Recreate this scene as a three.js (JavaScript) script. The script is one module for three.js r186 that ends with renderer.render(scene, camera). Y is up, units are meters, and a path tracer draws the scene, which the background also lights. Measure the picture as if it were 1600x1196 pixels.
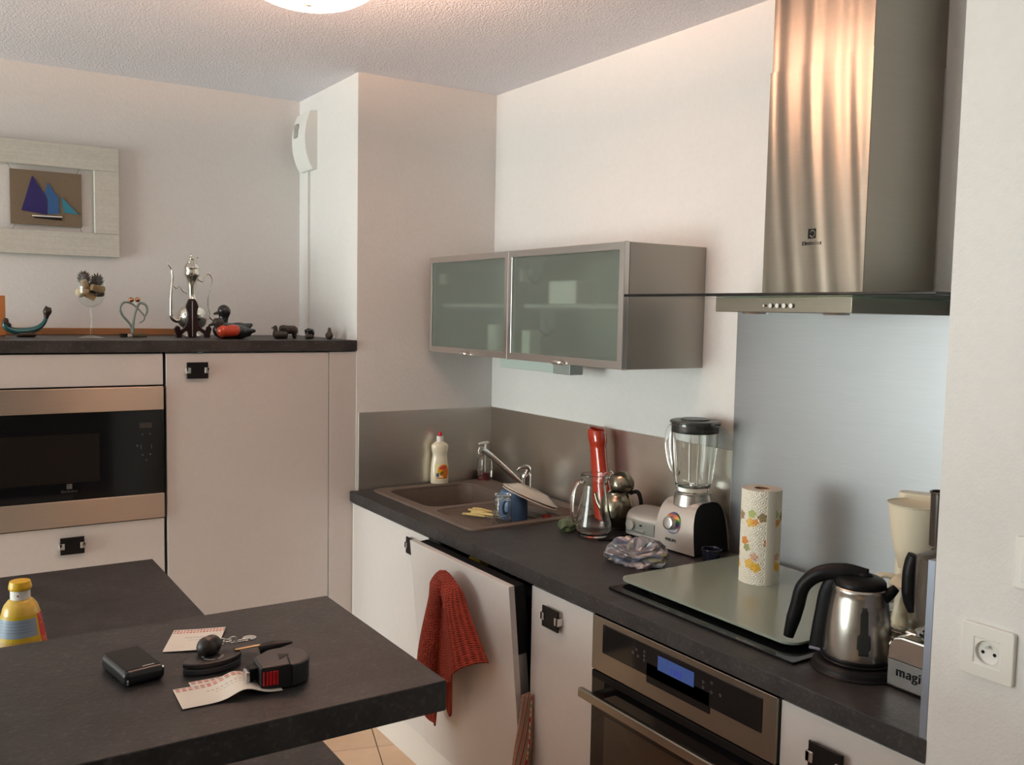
import * as THREE from 'three';
import { RoundedBoxGeometry } from 'three/addons/geometries/RoundedBoxGeometry.js';
import { TextGeometry } from 'three/addons/geometries/TextGeometry.js';
import { FontLoader } from 'three/addons/loaders/FontLoader.js';
import { MarchingCubes } from 'three/addons/objects/MarchingCubes.js';
import { mergeGeometries, mergeVertices } from 'three/addons/utils/BufferGeometryUtils.js';
import { RectAreaLightUniformsLib } from 'three/addons/lights/RectAreaLightUniformsLib.js';

// ------------------------------------------------------------------ camera, sky, sun, large lights, exposure
const scene = new THREE.Scene();
const camera = new THREE.PerspectiveCamera(45.04, 1600 / 1196, 0.05, 80);
camera.position.set(-2.072, 1.6114, 3.341);
camera.rotation.set(-0.0758, -0.5769, 0.019, 'YXZ');
const renderer = new THREE.WebGLRenderer();
renderer.toneMapping = THREE.LinearToneMapping;
renderer.toneMappingExposure = 0.625;
renderer.shadowMap.enabled = true;
RectAreaLightUniformsLib.init();
scene.background = new THREE.Color().setRGB(0.95, 1.0, 1.12);   // bright hazy sky, seen only through the patio window

const sun = new THREE.DirectionalLight(new THREE.Color(1.0, 0.95, 0.84), 2.2);   // high sun behind the house, on the garden only
sun.position.set(1, 9, 3); sun.target.position.set(-12, 0, 1);
sun.castShadow = true; sun.shadow.mapSize.set(2048, 2048);
Object.assign(sun.shadow.camera, { left: -14, right: 14, top: 14, bottom: -14, near: 0.5, far: 40 });
scene.add(sun, sun.target);

const daylight = new THREE.RectAreaLight(new THREE.Color(0.94, 1.03, 1.0), 22.2, 2.1, 2.05);   // sky light coming in through the patio window
daylight.position.set(-6.43, 1.1, 0.5); daylight.lookAt(0, 1.1, 0.5);
scene.add(daylight);

// ------------------------------------------------------------------ helpers
let seed = 7;
const rnd = () => { seed = (seed + 0x6d2b79f5) | 0; let t = Math.imul(seed ^ (seed >>> 15), 1 | seed); t = (t + Math.imul(t ^ (t >>> 7), 61 | t)) ^ t; return ((t ^ (t >>> 14)) >>> 0) / 4294967296; };
const V = (x, y, z) => new THREE.Vector3(x, y, z);
const V2 = (x, y) => new THREE.Vector2(x, y);
const lerp = (a, b, t) => a + (b - a) * t, clamp = (x, a = 0, b = 1) => Math.min(b, Math.max(a, x));
const smooth = (a, b, x) => { const t = clamp((x - a) / (b - a)); return t * t * (3 - 2 * t); };
const PI = Math.PI;
function lattice(n, s) { let k = s; const r = () => { k = (k + 0x6d2b79f5) | 0; let t = Math.imul(k ^ (k >>> 15), 1 | k); t = (t + Math.imul(t ^ (t >>> 7), 61 | t)) ^ t; return ((t ^ (t >>> 14)) >>> 0) / 4294967296; }; return Float32Array.from({ length: n * n }, r); }
function tileNoise(px, py, s) { const g = lattice(Math.max(px, py), s), n = Math.max(px, py); return (u, v) => { u = ((u % 1) + 1) % 1 * px; v = ((v % 1) + 1) % 1 * py; const i = Math.floor(u), j = Math.floor(v), a = u - i, b = v - j, sa = a * a * (3 - 2 * a), sb = b * b * (3 - 2 * b), at = (x, y) => g[(y % py) * n + (x % px)]; return lerp(lerp(at(i, j), at(i + 1, j), sa), lerp(at(i, j + 1), at(i + 1, j + 1), sa), sb); }; }
function tex(w, h, fn, { srgb = false, repeat = [1, 1] } = {}) {
  const d = new Uint8Array(w * h * 4);
  for (let y = 0; y < h; y++) for (let x = 0; x < w; x++) { const c = fn(x / w, y / h), o = (y * w + x) * 4; const [r, g, b] = typeof c === 'number' ? [c, c, c] : c; d[o] = clamp(r) * 255; d[o + 1] = clamp(g) * 255; d[o + 2] = clamp(b) * 255; d[o + 3] = 255; }
  const t = new THREE.DataTexture(d, w, h); t.wrapS = t.wrapT = THREE.RepeatWrapping; t.magFilter = THREE.LinearFilter; t.minFilter = THREE.LinearFilter; t.repeat.set(...repeat);
  if (srgb) t.colorSpace = THREE.SRGBColorSpace; t.needsUpdate = true; return t;
}
function canvasTex(w, h, draw) { const c = document.createElement('canvas'); c.width = w; c.height = h; draw(c.getContext('2d'), w, h); const t = new THREE.CanvasTexture(c); t.colorSpace = THREE.SRGBColorSpace; t.magFilter = THREE.LinearFilter; return t; }
// simple 3-D value noise for shapes
const hash3 = (x, y, z) => { let h = Math.imul(x, 374761393) ^ Math.imul(y, 668265263) ^ Math.imul(z, 2147483647 ^ 0x5bd1e995); h = Math.imul(h ^ (h >>> 13), 1274126177); return ((h ^ (h >>> 16)) >>> 0) / 4294967296; };
function noise3(x, y, z) { const i = Math.floor(x), j = Math.floor(y), k = Math.floor(z), s = (t) => t * t * (3 - 2 * t), a = s(x - i), b = s(y - j), c = s(z - k); const L = (dz) => lerp(lerp(hash3(i, j, k + dz), hash3(i + 1, j, k + dz), a), lerp(hash3(i, j + 1, k + dz), hash3(i + 1, j + 1, k + dz), a), b); return lerp(L(0), L(1), c) * 2 - 1; }

// uv in metres by the way each vertex faces
function metric(g) {
  const p = g.attributes.position, n = g.attributes.normal, uv = new Float32Array(p.count * 2);
  for (let i = 0; i < p.count; i++) { const ax = Math.abs(n.getX(i)), ay = Math.abs(n.getY(i)), az = Math.abs(n.getZ(i)); const [a, b] = ax >= ay && ax >= az ? [p.getZ(i), p.getY(i)] : ay >= az ? [p.getX(i), p.getZ(i)] : [p.getX(i), p.getY(i)]; uv[i * 2] = a; uv[i * 2 + 1] = b; }
  g.setAttribute('uv', new THREE.BufferAttribute(uv, 2)); return g;
}
// box given by its min and max corners, edges rounded by r
function box(x0, x1, y0, y1, z0, z1, r = 0.0015) {
  const w = x1 - x0, h = y1 - y0, d = z1 - z0, m = Math.min(w, h, d);
  const g = r > 0 ? new RoundedBoxGeometry(w, h, d, 2, Math.min(r, m * 0.49)) : new THREE.BoxGeometry(w, h, d);
  g.translate((x0 + x1) / 2, (y0 + y1) / 2, (z0 + z1) / 2); return metric(g);
}
const cyl = (r1, r2, h, x = 0, y = 0, z = 0, seg = 32) => new THREE.CylinderGeometry(r1, r2, h, seg).translate(x, y, z);
const lathe = (pts, seg = 48) => new THREE.LatheGeometry(pts.map(([x, y]) => V2(Math.max(x, 0), y)), seg);
// smooth lathe profile through the points
const latheS = (pts, n = 60, seg = 48) => new THREE.LatheGeometry(new THREE.SplineCurve(pts.map(([x, y]) => V2(x, y))).getPoints(n).map((p) => V2(Math.max(p.x, 0), p.y)), seg);
const tube = (pts, r, n = 40, seg = 10, closed = false) => new THREE.TubeGeometry(new THREE.CatmullRomCurve3(pts.map((p) => V(...p)), closed, 'centripetal'), n, r, seg, closed);
// tube whose cross-section changes: radii [rx, ry] or r along the path, closed by caps
function limb(pts, radii, n = 40, seg = 14, up = null) {
  const c = new THREE.CatmullRomCurve3(pts.map((p) => V(...p)), false, 'centripetal'), fr = up ? null : c.computeFrenetFrames(n, false), pos = [], idx = [];
  const rad = (t) => { const f = t * (radii.length - 1), i = Math.min(Math.floor(f), radii.length - 2), k = f - i, A = [].concat(radii[i]), Bq = [].concat(radii[i + 1]); return [lerp(A[0], Bq[0], k), lerp(A[1] ?? A[0], Bq[1] ?? Bq[0], k)]; };
  for (let i = 0; i <= n; i++) {
    const t = i / n, p = c.getPointAt(t), T = c.getTangentAt(t); let N, Bn; if (up) { Bn = V(...up).cross(T).normalize(); N = T.clone().cross(Bn).normalize(); } else { N = fr.normals[i]; Bn = fr.binormals[i]; }
    const [a, b] = rad(t);
    for (let j = 0; j < seg; j++) { const w = j / seg * 2 * PI; pos.push(...p.clone().addScaledVector(N, Math.cos(w) * a).addScaledVector(Bn, Math.sin(w) * b).toArray()); }
  }
  for (let i = 0; i < n; i++) for (let j = 0; j < seg; j++) { const a = i * seg + j, b = i * seg + (j + 1) % seg, d = a + seg, e = b + seg; idx.push(a, b, d, b, e, d); }
  const s = pos.length / 3, p0 = c.getPointAt(0), p1 = c.getPointAt(1); pos.push(...p0.toArray(), ...p1.toArray());
  for (let j = 0; j < seg; j++) { idx.push(s, (j + 1) % seg, j, s + 1, n * seg + j, n * seg + (j + 1) % seg); }
  const g = new THREE.BufferGeometry(); g.setAttribute('position', new THREE.Float32BufferAttribute(pos, 3)); g.setIndex(idx); g.computeVertexNormals(); g.setAttribute('uv', new THREE.Float32BufferAttribute(new Float32Array(pos.length / 3 * 2), 2)); return g;
}
// a sheet f(u, v) -> [x, y, z] given thickness t
function sheet(f, nu, nv, t, uvs = [1, 1]) {
  const P = [], N = [];
  for (let j = 0; j <= nv; j++) for (let i = 0; i <= nu; i++) P.push(V(...f(i / nu, j / nv)));
  const at = (i, j) => P[clamp(j, 0, nv) * (nu + 1) + clamp(i, 0, nu)];
  for (let j = 0; j <= nv; j++) for (let i = 0; i <= nu; i++) { const a = at(i + 1, j).clone().sub(at(i - 1, j)), b = at(i, j + 1).clone().sub(at(i, j - 1)); N.push(a.cross(b).normalize()); }
  const pos = [], uv = [], idx = [], K = P.length;
  for (const s of [1, -1]) for (let k = 0; k < K; k++) { pos.push(...P[k].clone().addScaledVector(N[k], s * t / 2).toArray()); uv.push((k % (nu + 1)) / nu * uvs[0], Math.floor(k / (nu + 1)) / nv * uvs[1]); }
  const q = (a, b, c, d) => idx.push(a, b, c, a, c, d);
  for (let j = 0; j < nv; j++) for (let i = 0; i < nu; i++) { const a = j * (nu + 1) + i, b = a + 1, c = b + nu + 1, d = a + nu + 1; q(a, b, c, d); q(a + K, d + K, c + K, b + K); }
  for (let i = 0; i < nu; i++) { q(i, i + K, i + 1 + K, i + 1); const o = nv * (nu + 1) + i; q(o, o + 1, o + 1 + K, o + K); }
  for (let j = 0; j < nv; j++) { const a = j * (nu + 1), d = a + nu + 1; q(a, d, d + K, a + K); const b = a + nu, c = d + nu; q(b, b + K, c + K, c); }
  const g = new THREE.BufferGeometry(); g.setAttribute('position', new THREE.Float32BufferAttribute(pos, 3)); g.setAttribute('uv', new THREE.Float32BufferAttribute(uv, 2)); g.setIndex(idx); g.computeVertexNormals(); return g;
}
// bones [[x,y,z,r], [x,y,z,r]] joined by a smooth minimum, meshed with marching cubes
function blob(bones, cells = 44, k = 0.006, sx = [1, 1, 1]) {
  const lo = V(1e9, 1e9, 1e9), hi = V(-1e9, -1e9, -1e9);
  for (const b of bones) for (const e of b) { lo.min(V(e[0] - e[3], e[1] - e[3], e[2] - e[3])); hi.max(V(e[0] + e[3], e[1] + e[3], e[2] + e[3])); }
  const c = lo.clone().add(hi).multiplyScalar(0.5), half = Math.max(hi.x - lo.x, hi.y - lo.y, hi.z - lo.z) / 2 * 1.12, mc = new MarchingCubes(cells, new THREE.MeshStandardMaterial(), false, false, 60000);
  mc.isolation = 0; mc.reset(); const hs = cells / 2;
  for (let z = 0; z < cells; z++) for (let y = 0; y < cells; y++) for (let x = 0; x < cells; x++) {
    const px = c.x + (x - hs) / hs * half, py = c.y + (y - hs) / hs * half, pz = c.z + (z - hs) / hs * half; let d = 1e9;
    for (const [a, b] of bones) { const bx = b[0] - a[0], by = b[1] - a[1], bz = b[2] - a[2], L = bx * bx + by * by + bz * bz, t = L > 0 ? clamp(((px - a[0]) * bx + (py - a[1]) * by + (pz - a[2]) * bz) / L) : 0; const e = Math.hypot(px - a[0] - bx * t, py - a[1] - by * t, pz - a[2] - bz * t) - lerp(a[3], b[3], t); const h = clamp(0.5 + 0.5 * (e - d) / k); d = lerp(e, d, h) - k * h * (1 - h); }
    mc.field[x + y * cells + z * cells * cells] = -d;
  }
  mc.update(); const n = mc.count, pos = mc.positionArray.slice(0, n * 3);
  let g = new THREE.BufferGeometry(); g.setAttribute('position', new THREE.BufferAttribute(pos, 3)); g = mergeVertices(g, 1e-4); g.scale(half, half, half).translate(c.x, c.y, c.z).scale(...sx); g.computeVertexNormals(); g.setAttribute('uv', new THREE.Float32BufferAttribute(new Float32Array(g.attributes.position.count * 2), 2)); return g;
}
const flat = (g) => { const o = g.index ? g.toNonIndexed() : g; o.computeVertexNormals(); return o; };
const merge = (list) => { const L = list.map((g) => { const o = g.index ? g.toNonIndexed() : g.clone(); for (const k of Object.keys(o.attributes)) if (!['position', 'normal', 'uv'].includes(k)) o.deleteAttribute(k); if (!o.attributes.uv) o.setAttribute('uv', new THREE.Float32BufferAttribute(new Float32Array(o.attributes.position.count * 2), 2)); return o; }); return mergeGeometries(L); };
const extr = (shape, depth, bevel = 0, opt = {}) => new THREE.ExtrudeGeometry(shape, { depth, bevelEnabled: bevel > 0, bevelThickness: bevel, bevelSize: bevel, bevelSegments: 2, curveSegments: 20, ...opt });
const poly = (pts) => new THREE.Shape(pts.map(([x, y]) => V2(x, y)));
function rrect(x0, x1, y0, y1, r, S = THREE.Shape) { const s = new S(); s.moveTo(x0 + r, y0); s.lineTo(x1 - r, y0); s.absarc(x1 - r, y0 + r, r, -PI / 2, 0); s.lineTo(x1, y1 - r); s.absarc(x1 - r, y1 - r, r, 0, PI / 2); s.lineTo(x0 + r, y1); s.absarc(x0 + r, y1 - r, r, PI / 2, PI); s.lineTo(x0, y0 + r); s.absarc(x0 + r, y0 + r, r, PI, PI * 1.5); return s; }
// shape drawn as (x, -z) laid flat at height y with thickness h upwards
const slab = (shape, y, h, bevel = 0) => metric(flat(extr(shape, h - 2 * bevel, bevel).rotateX(-PI / 2).translate(0, y + bevel, 0)));

const used = new Map();
const numbered = (n) => { const k = used.get(n) ?? 0; used.set(n, k + 1); return k ? `${n}_${String(k).padStart(3, '0')}` : n; };
function tag(o, label, category, group) { o.userData.label = label; o.userData.category = category; if (group) o.userData.group = group; return o; }
function thing(name, label, category, [x, y, z] = [0, 0, 0], turn = 0, group) { const o = new THREE.Group(); o.name = numbered(name); o.position.set(x, y, z); o.rotation.y = turn; scene.add(o); return tag(o, label, category, group); }
function part(name, geo, mat, parent, label) { const m = new THREE.Mesh(geo, mat); m.name = name; m.castShadow = m.receiveShadow = true; parent.add(m); if (label) m.userData.label = label; return m; }
function solo(name, geo, mat, label, category, pos = [0, 0, 0], turn = 0, group) { const m = part(numbered(name), geo, mat, scene); m.position.set(...pos); m.rotation.y = turn; return tag(m, label, category, group); }
function struct(name, geo, mat) { const m = geo ? part(name, geo, mat, scene) : new THREE.Group(); m.name = name; if (!geo) scene.add(m); m.userData.kind = 'structure'; return m; }
const rgb = (r, g, b) => new THREE.Color().setRGB(r, g, b);
const std = (c, roughness = 0.5, metalness = 0, o = {}) => new THREE.MeshStandardMaterial({ color: c, roughness, metalness, ...o });
const phy = (c, roughness = 0.5, metalness = 0, o = {}) => new THREE.MeshPhysicalMaterial({ color: c, roughness, metalness, ...o });
const sans = await new FontLoader().loadAsync('fonts/droid/droid_sans_bold.typeface.json');
const sansR = await new FontLoader().loadAsync('fonts/droid/droid_sans_regular.typeface.json');
const serif = await new FontLoader().loadAsync('fonts/droid/droid_serif_regular.typeface.json');
function letters(s, size, depth = 0.0006, font = sans) { const g = new TextGeometry(s, { font, size, depth, curveSegments: 4 }); g.computeBoundingBox(); const b = g.boundingBox; return g.translate(-(b.min.x + b.max.x) / 2, -(b.min.y + b.max.y) / 2, 0); }

// ------------------------------------------------------------------ materials
const n1 = tileNoise(8, 8, 11), n2 = tileNoise(32, 32, 12), n3 = tileNoise(128, 128, 13), n4 = tileNoise(16, 16, 14), n5 = tileNoise(64, 64, 15);
const fineBump = tex(256, 256, (u, v) => 0.5 * n3(u, v) + 0.3 * n5(u, v) + 0.2 * n2(u, v), { repeat: [3, 3] });
const stippleBump = tex(512, 512, (u, v) => Math.pow(0.45 * n5(u, v) + 0.55 * n3(u, v), 1.4), { repeat: [3, 3] });
const paintTone = tex(256, 256, (u, v) => { const k = 0.985 + 0.006 * (n4(u, v) - 0.5) + 0.012 * (n3(u, v) - 0.5); return [k, k, k]; }, { srgb: true, repeat: [0.8, 0.8] });
const M = {};
M.wall = std(rgb(0.80, 0.785, 0.765), 0.85, 0, { map: paintTone, bumpMap: fineBump, bumpScale: 0.0006 });
M.ceiling = std(rgb(0.79, 0.785, 0.84), 0.95, 0, { bumpMap: stippleBump, bumpScale: 0.003 });
const stone = tex(512, 512, (u, v) => { const k = 0.5 * n4(u, v) + 0.3 * n2(u, v) + 0.2 * n5(u, v), s = Math.pow(n3(u, v), 6) * 0.10; const a = 0.205 + 0.085 * (k - 0.5) + s; return [a * 1.02, a * 0.985, a * 0.985]; }, { srgb: true, repeat: [1.7, 1.7] });
M.worktop = phy(0xffffff, 0.42, 0, { map: stone, bumpMap: fineBump, bumpScale: 0.0004, specularIntensity: 0.5 });
M.white = phy(rgb(0.68, 0.64, 0.612), 0.32, 0, { map: paintTone, clearcoat: 0.25, clearcoatRoughness: 0.22 });
M.whiteEdge = std(rgb(0.76, 0.72, 0.67), 0.5);
const brushTone = tex(512, 512, (() => { const a = tileNoise(4, 256, 23), b = tileNoise(12, 512, 24); return (u, v) => 0.965 + 0.035 * (0.5 * a(u, v) + 0.5 * b(u, v)); })(), { srgb: true, repeat: [2.5, 2.5] });
M.steel = phy(rgb(0.32, 0.29, 0.245), 0.21, 1, { map: brushTone, anisotropy: 0.88, anisotropyRotation: PI / 2 });
M.trimSteel = phy(rgb(0.54, 0.48, 0.405), 0.37, 1, { map: brushTone, anisotropy: 0.92, anisotropyRotation: PI / 2 });
M.splash = phy(rgb(0.74, 0.70, 0.64), 0.35, 1, { map: brushTone, anisotropy: 0.4, anisotropyRotation: PI / 2 });
M.hobPanel = phy(rgb(0.47, 0.485, 0.505), 0.46, 1, { map: brushTone, anisotropy: 0.4, anisotropyRotation: PI / 2 });
M.greyMetal = std(rgb(0.40, 0.385, 0.345), 0.42, 0.55, { bumpMap: fineBump, bumpScale: 0.0002 });
M.alu = phy(rgb(0.66, 0.64, 0.62), 0.28, 1);
M.chrome = phy(rgb(0.80, 0.79, 0.77), 0.08, 1);
M.silver = phy(rgb(0.80, 0.77, 0.70), 0.14, 1);
M.black = phy(rgb(0.006, 0.006, 0.007), 0.4, 0, { specularIntensity: 0.3 });
M.blackGloss = phy(rgb(0.005, 0.005, 0.006), 0.06, 0, { specularIntensity: 0.7 });
M.blackSoft = phy(rgb(0.007, 0.0065, 0.007), 0.42, 0, { specularIntensity: 0.35 });
M.darkGap = std(rgb(0.03, 0.025, 0.022), 0.8);
M.handleBlack = phy(rgb(0.009, 0.008, 0.008), 0.35, 0, { specularIntensity: 0.4 });
M.glass = phy(rgb(0.97, 0.99, 0.97), 0.02, 0, { transmission: 1, thickness: 0.003, ior: 1.48 });
M.thinGlass = phy(rgb(0.96, 0.985, 0.965), 0.02, 0, { transmission: 1, thickness: 0, ior: 1.5 });
M.pane = phy(rgb(0.97, 1, 0.98), 0.0, 0, { transmission: 1, thickness: 0, ior: 1.5 });
M.greenGlass = phy(rgb(0.55, 0.80, 0.74), 0.03, 0, { transmission: 1, thickness: 0.01, ior: 1.5, attenuationColor: rgb(0.12, 0.45, 0.40), attenuationDistance: 0.06 });
M.frosted = phy(rgb(0.62, 0.70, 0.65), 0.27, 0, { transmission: 0.88, thickness: 0.004, ior: 1.25, clearcoat: 0.25, clearcoatRoughness: 0.12 });
M.darkWall = std(rgb(0.09, 0.07, 0.06), 0.85);
M.plasticWhite = std(rgb(0.80, 0.79, 0.74), 0.38);
M.cream = std(rgb(0.74, 0.66, 0.50), 0.38);

// ------------------------------------------------------------------ the room
const HC = 2.513, XL = -6.5, ZF = -0.634, ZB = 5.2, XP = -0.645, ZP = 2.459, CW = 0.622;
struct('wall_far', box(XL, 0, 0, HC, ZF - 0.15, ZF, 0), M.wall);
struct('wall_right', box(0, 0.15, 0, HC, ZF - 0.15, ZP, 0), M.wall);
struct('wall_column', box(-CW, 0, 0, HC, ZF, 0, 0), M.wall);
struct('wall_pier', box(XP, 0.15, 0, HC, ZP, ZB, 0), M.wall);
struct('wall_back', box(XL - 0.15, 0.15, 0, HC, ZB, ZB + 0.15, 0), M.darkWall);
struct('ceiling', box(XL - 0.15, 0.15, HC, HC + 0.15, ZF - 0.15, ZB + 0.15, 0), M.ceiling);
{ // left wall with the patio window opening z -0.6 .. 1.6, y 0 .. 2.15
  const a0 = -0.6, a1 = 1.6, am = 0.5;
  const g = merge([box(XL - 0.15, XL, 0, HC, ZF - 0.15, a0, 0), box(XL - 0.15, XL, 0, HC, a1, ZB, 0), box(XL - 0.15, XL, 2.15, HC, a0, a1, 0)]);
  struct('wall_left', g, M.wall);
  const w = struct('window_1'); const fr = std(rgb(0.8, 0.8, 0.78), 0.4);
  part('window_frame', merge([box(-6.62, -6.54, 0, 0.07, a0, a1), box(-6.62, -6.54, 2.08, 2.15, a0, a1), box(-6.62, -6.54, 0.07, 2.08, a0, a0 + 0.06), box(-6.62, -6.54, 0.07, 2.08, a1 - 0.06, a1), box(-6.62, -6.54, 0.07, 2.08, am - 0.04, am + 0.04)]), fr, w);
  for (const [a, b] of [[a0 + 0.06, am - 0.04], [am + 0.04, a1 - 0.06]]) part('window_pane', new THREE.PlaneGeometry(b - a, 2.01).rotateY(PI / 2).translate(-6.58, 1.075, (a + b) / 2), M.pane, w);
}
{ // tiled floor: one mesh per tile, laid at a slant to the units, clipped to the room
  const grout = std(rgb(0.16, 0.12, 0.09), 0.9);
  const f = struct('floor', box(XL - 0.15, 0.15, -0.12, -0.009, ZF - 0.15, ZB + 0.15, 0), grout);
  const tone = tex(256, 256, (u, v) => { const k = 0.6 * n1(u, v) + 0.4 * n2(u, v); return [0.88 + 0.05 * (k - 0.5), 0.755 + 0.05 * (k - 0.5), 0.63 + 0.06 * (k - 0.5)]; }, { srgb: true, repeat: [1.1, 1.1] });
  const mats = [1, 0.97, 1.03].map((k) => std(new THREE.Color(k, k, k), 0.38, 0, { map: tone }));
  const S = 0.45, a = 0.293, ca = Math.cos(a), sa = Math.sin(a), ox = -0.667, oz = 0.315;   // a joint runs through (ox, oz)
  const clip = (P, ax, val, sgn) => { const o = []; for (let i = 0; i < P.length; i++) { const A = P[i], Bq = P[(i + 1) % P.length], da = (A[ax] - val) * sgn, db = (Bq[ax] - val) * sgn; if (da >= 0) o.push(A); if (da * db < 0) { const t = da / (da - db); o.push([lerp(A[0], Bq[0], t), lerp(A[1], Bq[1], t)]); } } return o; };
  for (let i = -4; i < 20; i++) for (let j = -16; j < 20; j++) {
    const g = 0.002; let P = [[i * S + g, j * S + g], [(i + 1) * S - g, j * S + g], [(i + 1) * S - g, (j + 1) * S - g], [i * S + g, (j + 1) * S - g]].map(([u, w]) => [ox - u * ca - w * sa, oz - u * sa * 1 + w * ca]);
    P = clip(P, 0, XL, 1); if (P.length) P = clip(P, 0, -0.6, -1); if (P.length) P = clip(P, 1, 0.0, 1); if (P.length) P = clip(P, 1, ZB, -1);
    if (P.length < 3) continue; const area = Math.abs(P.reduce((s, p, k) => { const r = P[(k + 1) % P.length]; return s + p[0] * r[1] - p[1] * r[0]; }, 0)) / 2; if (area < 0.004) continue;
    part('tile', metric(flat(extr(poly(P.map(([x, z]) => [x, -z])), 0.009).rotateX(-PI / 2).translate(0, -0.009, 0))), mats[Math.floor(rnd() * 3)], f);
  }
}
{ // garden beyond the patio window, mirrored in the shiny things
  solo('lawn', new THREE.PlaneGeometry(18, 24, 1, 1).rotateX(-PI / 2).translate(-15.8, -0.14, 1.5), std(rgb(0.16, 0.24, 0.05), 0.95, 0, { bumpMap: stippleBump, bumpScale: 0.02 }), 'green lawn outside the patio window', 'lawn');
  const g = new THREE.SphereGeometry(1, 60, 40), p = g.attributes.position;
  for (let i = 0; i < p.count; i++) { const x = p.getX(i), y = p.getY(i), z = p.getZ(i), q = (t) => Math.sign(t) * Math.pow(Math.abs(t), 0.55), k = 1 + 0.10 * noise3(x * 5 + 3, y * 5, z * 9) + 0.06 * noise3(x * 14, y * 14, z * 24); p.setXYZ(i, q(x) * 1.0 * k, q(y) * 1.45 * k, q(z) * 7 * k); }
  g.computeVertexNormals();
  solo('hedge', g.translate(-12, 1.15, 1.5), std(rgb(0.10, 0.20, 0.035), 0.9), 'tall clipped green hedge beyond the lawn', 'hedge');
}

// ------------------------------------------------------------------ metal splashbacks
solo('splashback', box(-CW + 0.008, -0.006, 0.90, 1.209, 0, 0.006, 0.001), M.splash, 'brushed steel splashback behind the washing-up bottle', 'splashback');
solo('splashback', box(-0.006, 0, 0.90, 1.209, 0.0005, 1.392, 0.001), M.splash, 'low brushed steel splashback behind the blender and teapot', 'splashback');
solo('splashback', box(-0.0085, -0.0005, 0.9, 1.6575, 1.394, 2.443, 0.001), M.hobPanel, 'tall brushed steel panel behind the hob, below the cooker hood', 'splashback');
solo('splashback', box(XP, -0.009, 0.90, 1.209, 2.4445, 2.4585, 0.001), std(rgb(0.30, 0.33, 0.40), 0.35, 0.6), 'narrow steel end panel on the white wall beside the food processor', 'splashback');

// ------------------------------------------------------------------ tall units
const handleGeo = { plate: box(-0.037, 0.037, -0.029, 0.029, 0.010, 0.016, 0.002), clip: box(-0.0045, 0.0045, -0.010, 0.010, 0, 0.019, 0.001), lug: box(0, 0.016, -0.010, 0.010, 0.014, 0.019, 0.001) };
// handle: black square plate with two grey metal clips; faces +z at (x, y, z)
function handle(parent, x, y, z, turn = 0, s = 1) {
  const m = new THREE.Matrix4().compose(V(x, y, z), new THREE.Quaternion().setFromAxisAngle(V(0, 1, 0), turn), V(s, s, s)), put = (g, dx) => g.clone().translate(dx, 0, 0).applyMatrix4(m);
  part('handle', put(handleGeo.plate, 0), M.handleBlack, parent, 'black square plate handle');
  for (const k of [-1, 1]) part('handle_clip', merge([put(handleGeo.clip, k * 0.036), put(handleGeo.lug, k < 0 ? -0.040 : 0.024)]), M.alu, parent, 'grey metal clip of the handle');
}
const TF = -0.004;
{
  const t = thing('tall_cabinet', 'tall white fridge cabinet with one full-height door', 'cabinet', [-1.0345, 0, 0]);
  part('body', merge([box(-0.297, 0.297, 0.1, 1.448, ZF + 0.02, TF - 0.022)]), M.white, t);
  const d = part('door', box(-0.299, 0.300, 0.102, 1.446, TF - 0.019, TF, 0.002), M.white, t); handle(d, -0.195, 1.386, TF);
  part('plinth', box(-0.297, 0.297, 0, 0.098, -0.09, -0.07), M.white, t);
  const p = solo('filler_panel', box(-0.7325, -0.6235, 0.0, 1.448, TF - 0.019, TF, 0.0015), M.white, 'narrow white filler panel between the tall fridge door and the column', 'panel');
}
{
  const t = thing('oven_tower', 'tall white housing around the built-in microwave', 'cabinet', [-1.6465, 0, 0]), w = 0.303;
  part('body', merge([box(-w, -w + 0.018, 0.1, 1.448, ZF + 0.02, TF - 0.02), box(w - 0.018, w, 0.1, 1.448, ZF + 0.02, TF - 0.02), box(-w, w, 0.85, 0.868, ZF + 0.02, TF - 0.02), box(-w, w, 1.336, 1.36, ZF + 0.02, TF - 0.022), box(-w, w, 0.1, 0.118, ZF + 0.02, TF - 0.02), box(-w, w, 0.1, 1.448, ZF + 0.02, ZF + 0.03)]), M.darkGap, t);
  part('flap', box(-w, w, 1.338, 1.446, TF - 0.019, TF, 0.002), M.white, t);
  const d = part('drawer_front', box(-w, w, 0.45, 0.868, TF - 0.019, TF, 0.002), M.white, t); handle(d, 0.0055, 0.807, TF);
  part('drawer_front', box(-w, w, 0.102, 0.446, TF - 0.019, TF, 0.002), M.white, t);
  part('plinth', box(-w, w, 0, 0.098, -0.09, -0.07), M.white, t);
}
const emblem = (s) => { // square emblem: ring sector with a wedge cut into it
  const sh = poly([[-s, -s], [s, -s], [s, s], [-s, s]]); const hole = new THREE.Path(); hole.absarc(0, 0, s * 0.78, 0, 2 * PI, true); sh.holes.push(hole);
  const wedge = new THREE.Shape(); wedge.moveTo(-s * 0.1, 0); wedge.absarc(0, 0, s * 0.62, -PI * 0.45, PI * 0.45, false); wedge.lineTo(-s * 0.1, 0);
  return merge([extr(sh, 0.0006), extr(wedge, 0.0006), extr(poly([[-s * 0.78, -s * 0.06], [0, -s * 0.5], [-s * 0.15, 0], [0, s * 0.5]]), 0.0006)]);
};
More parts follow.
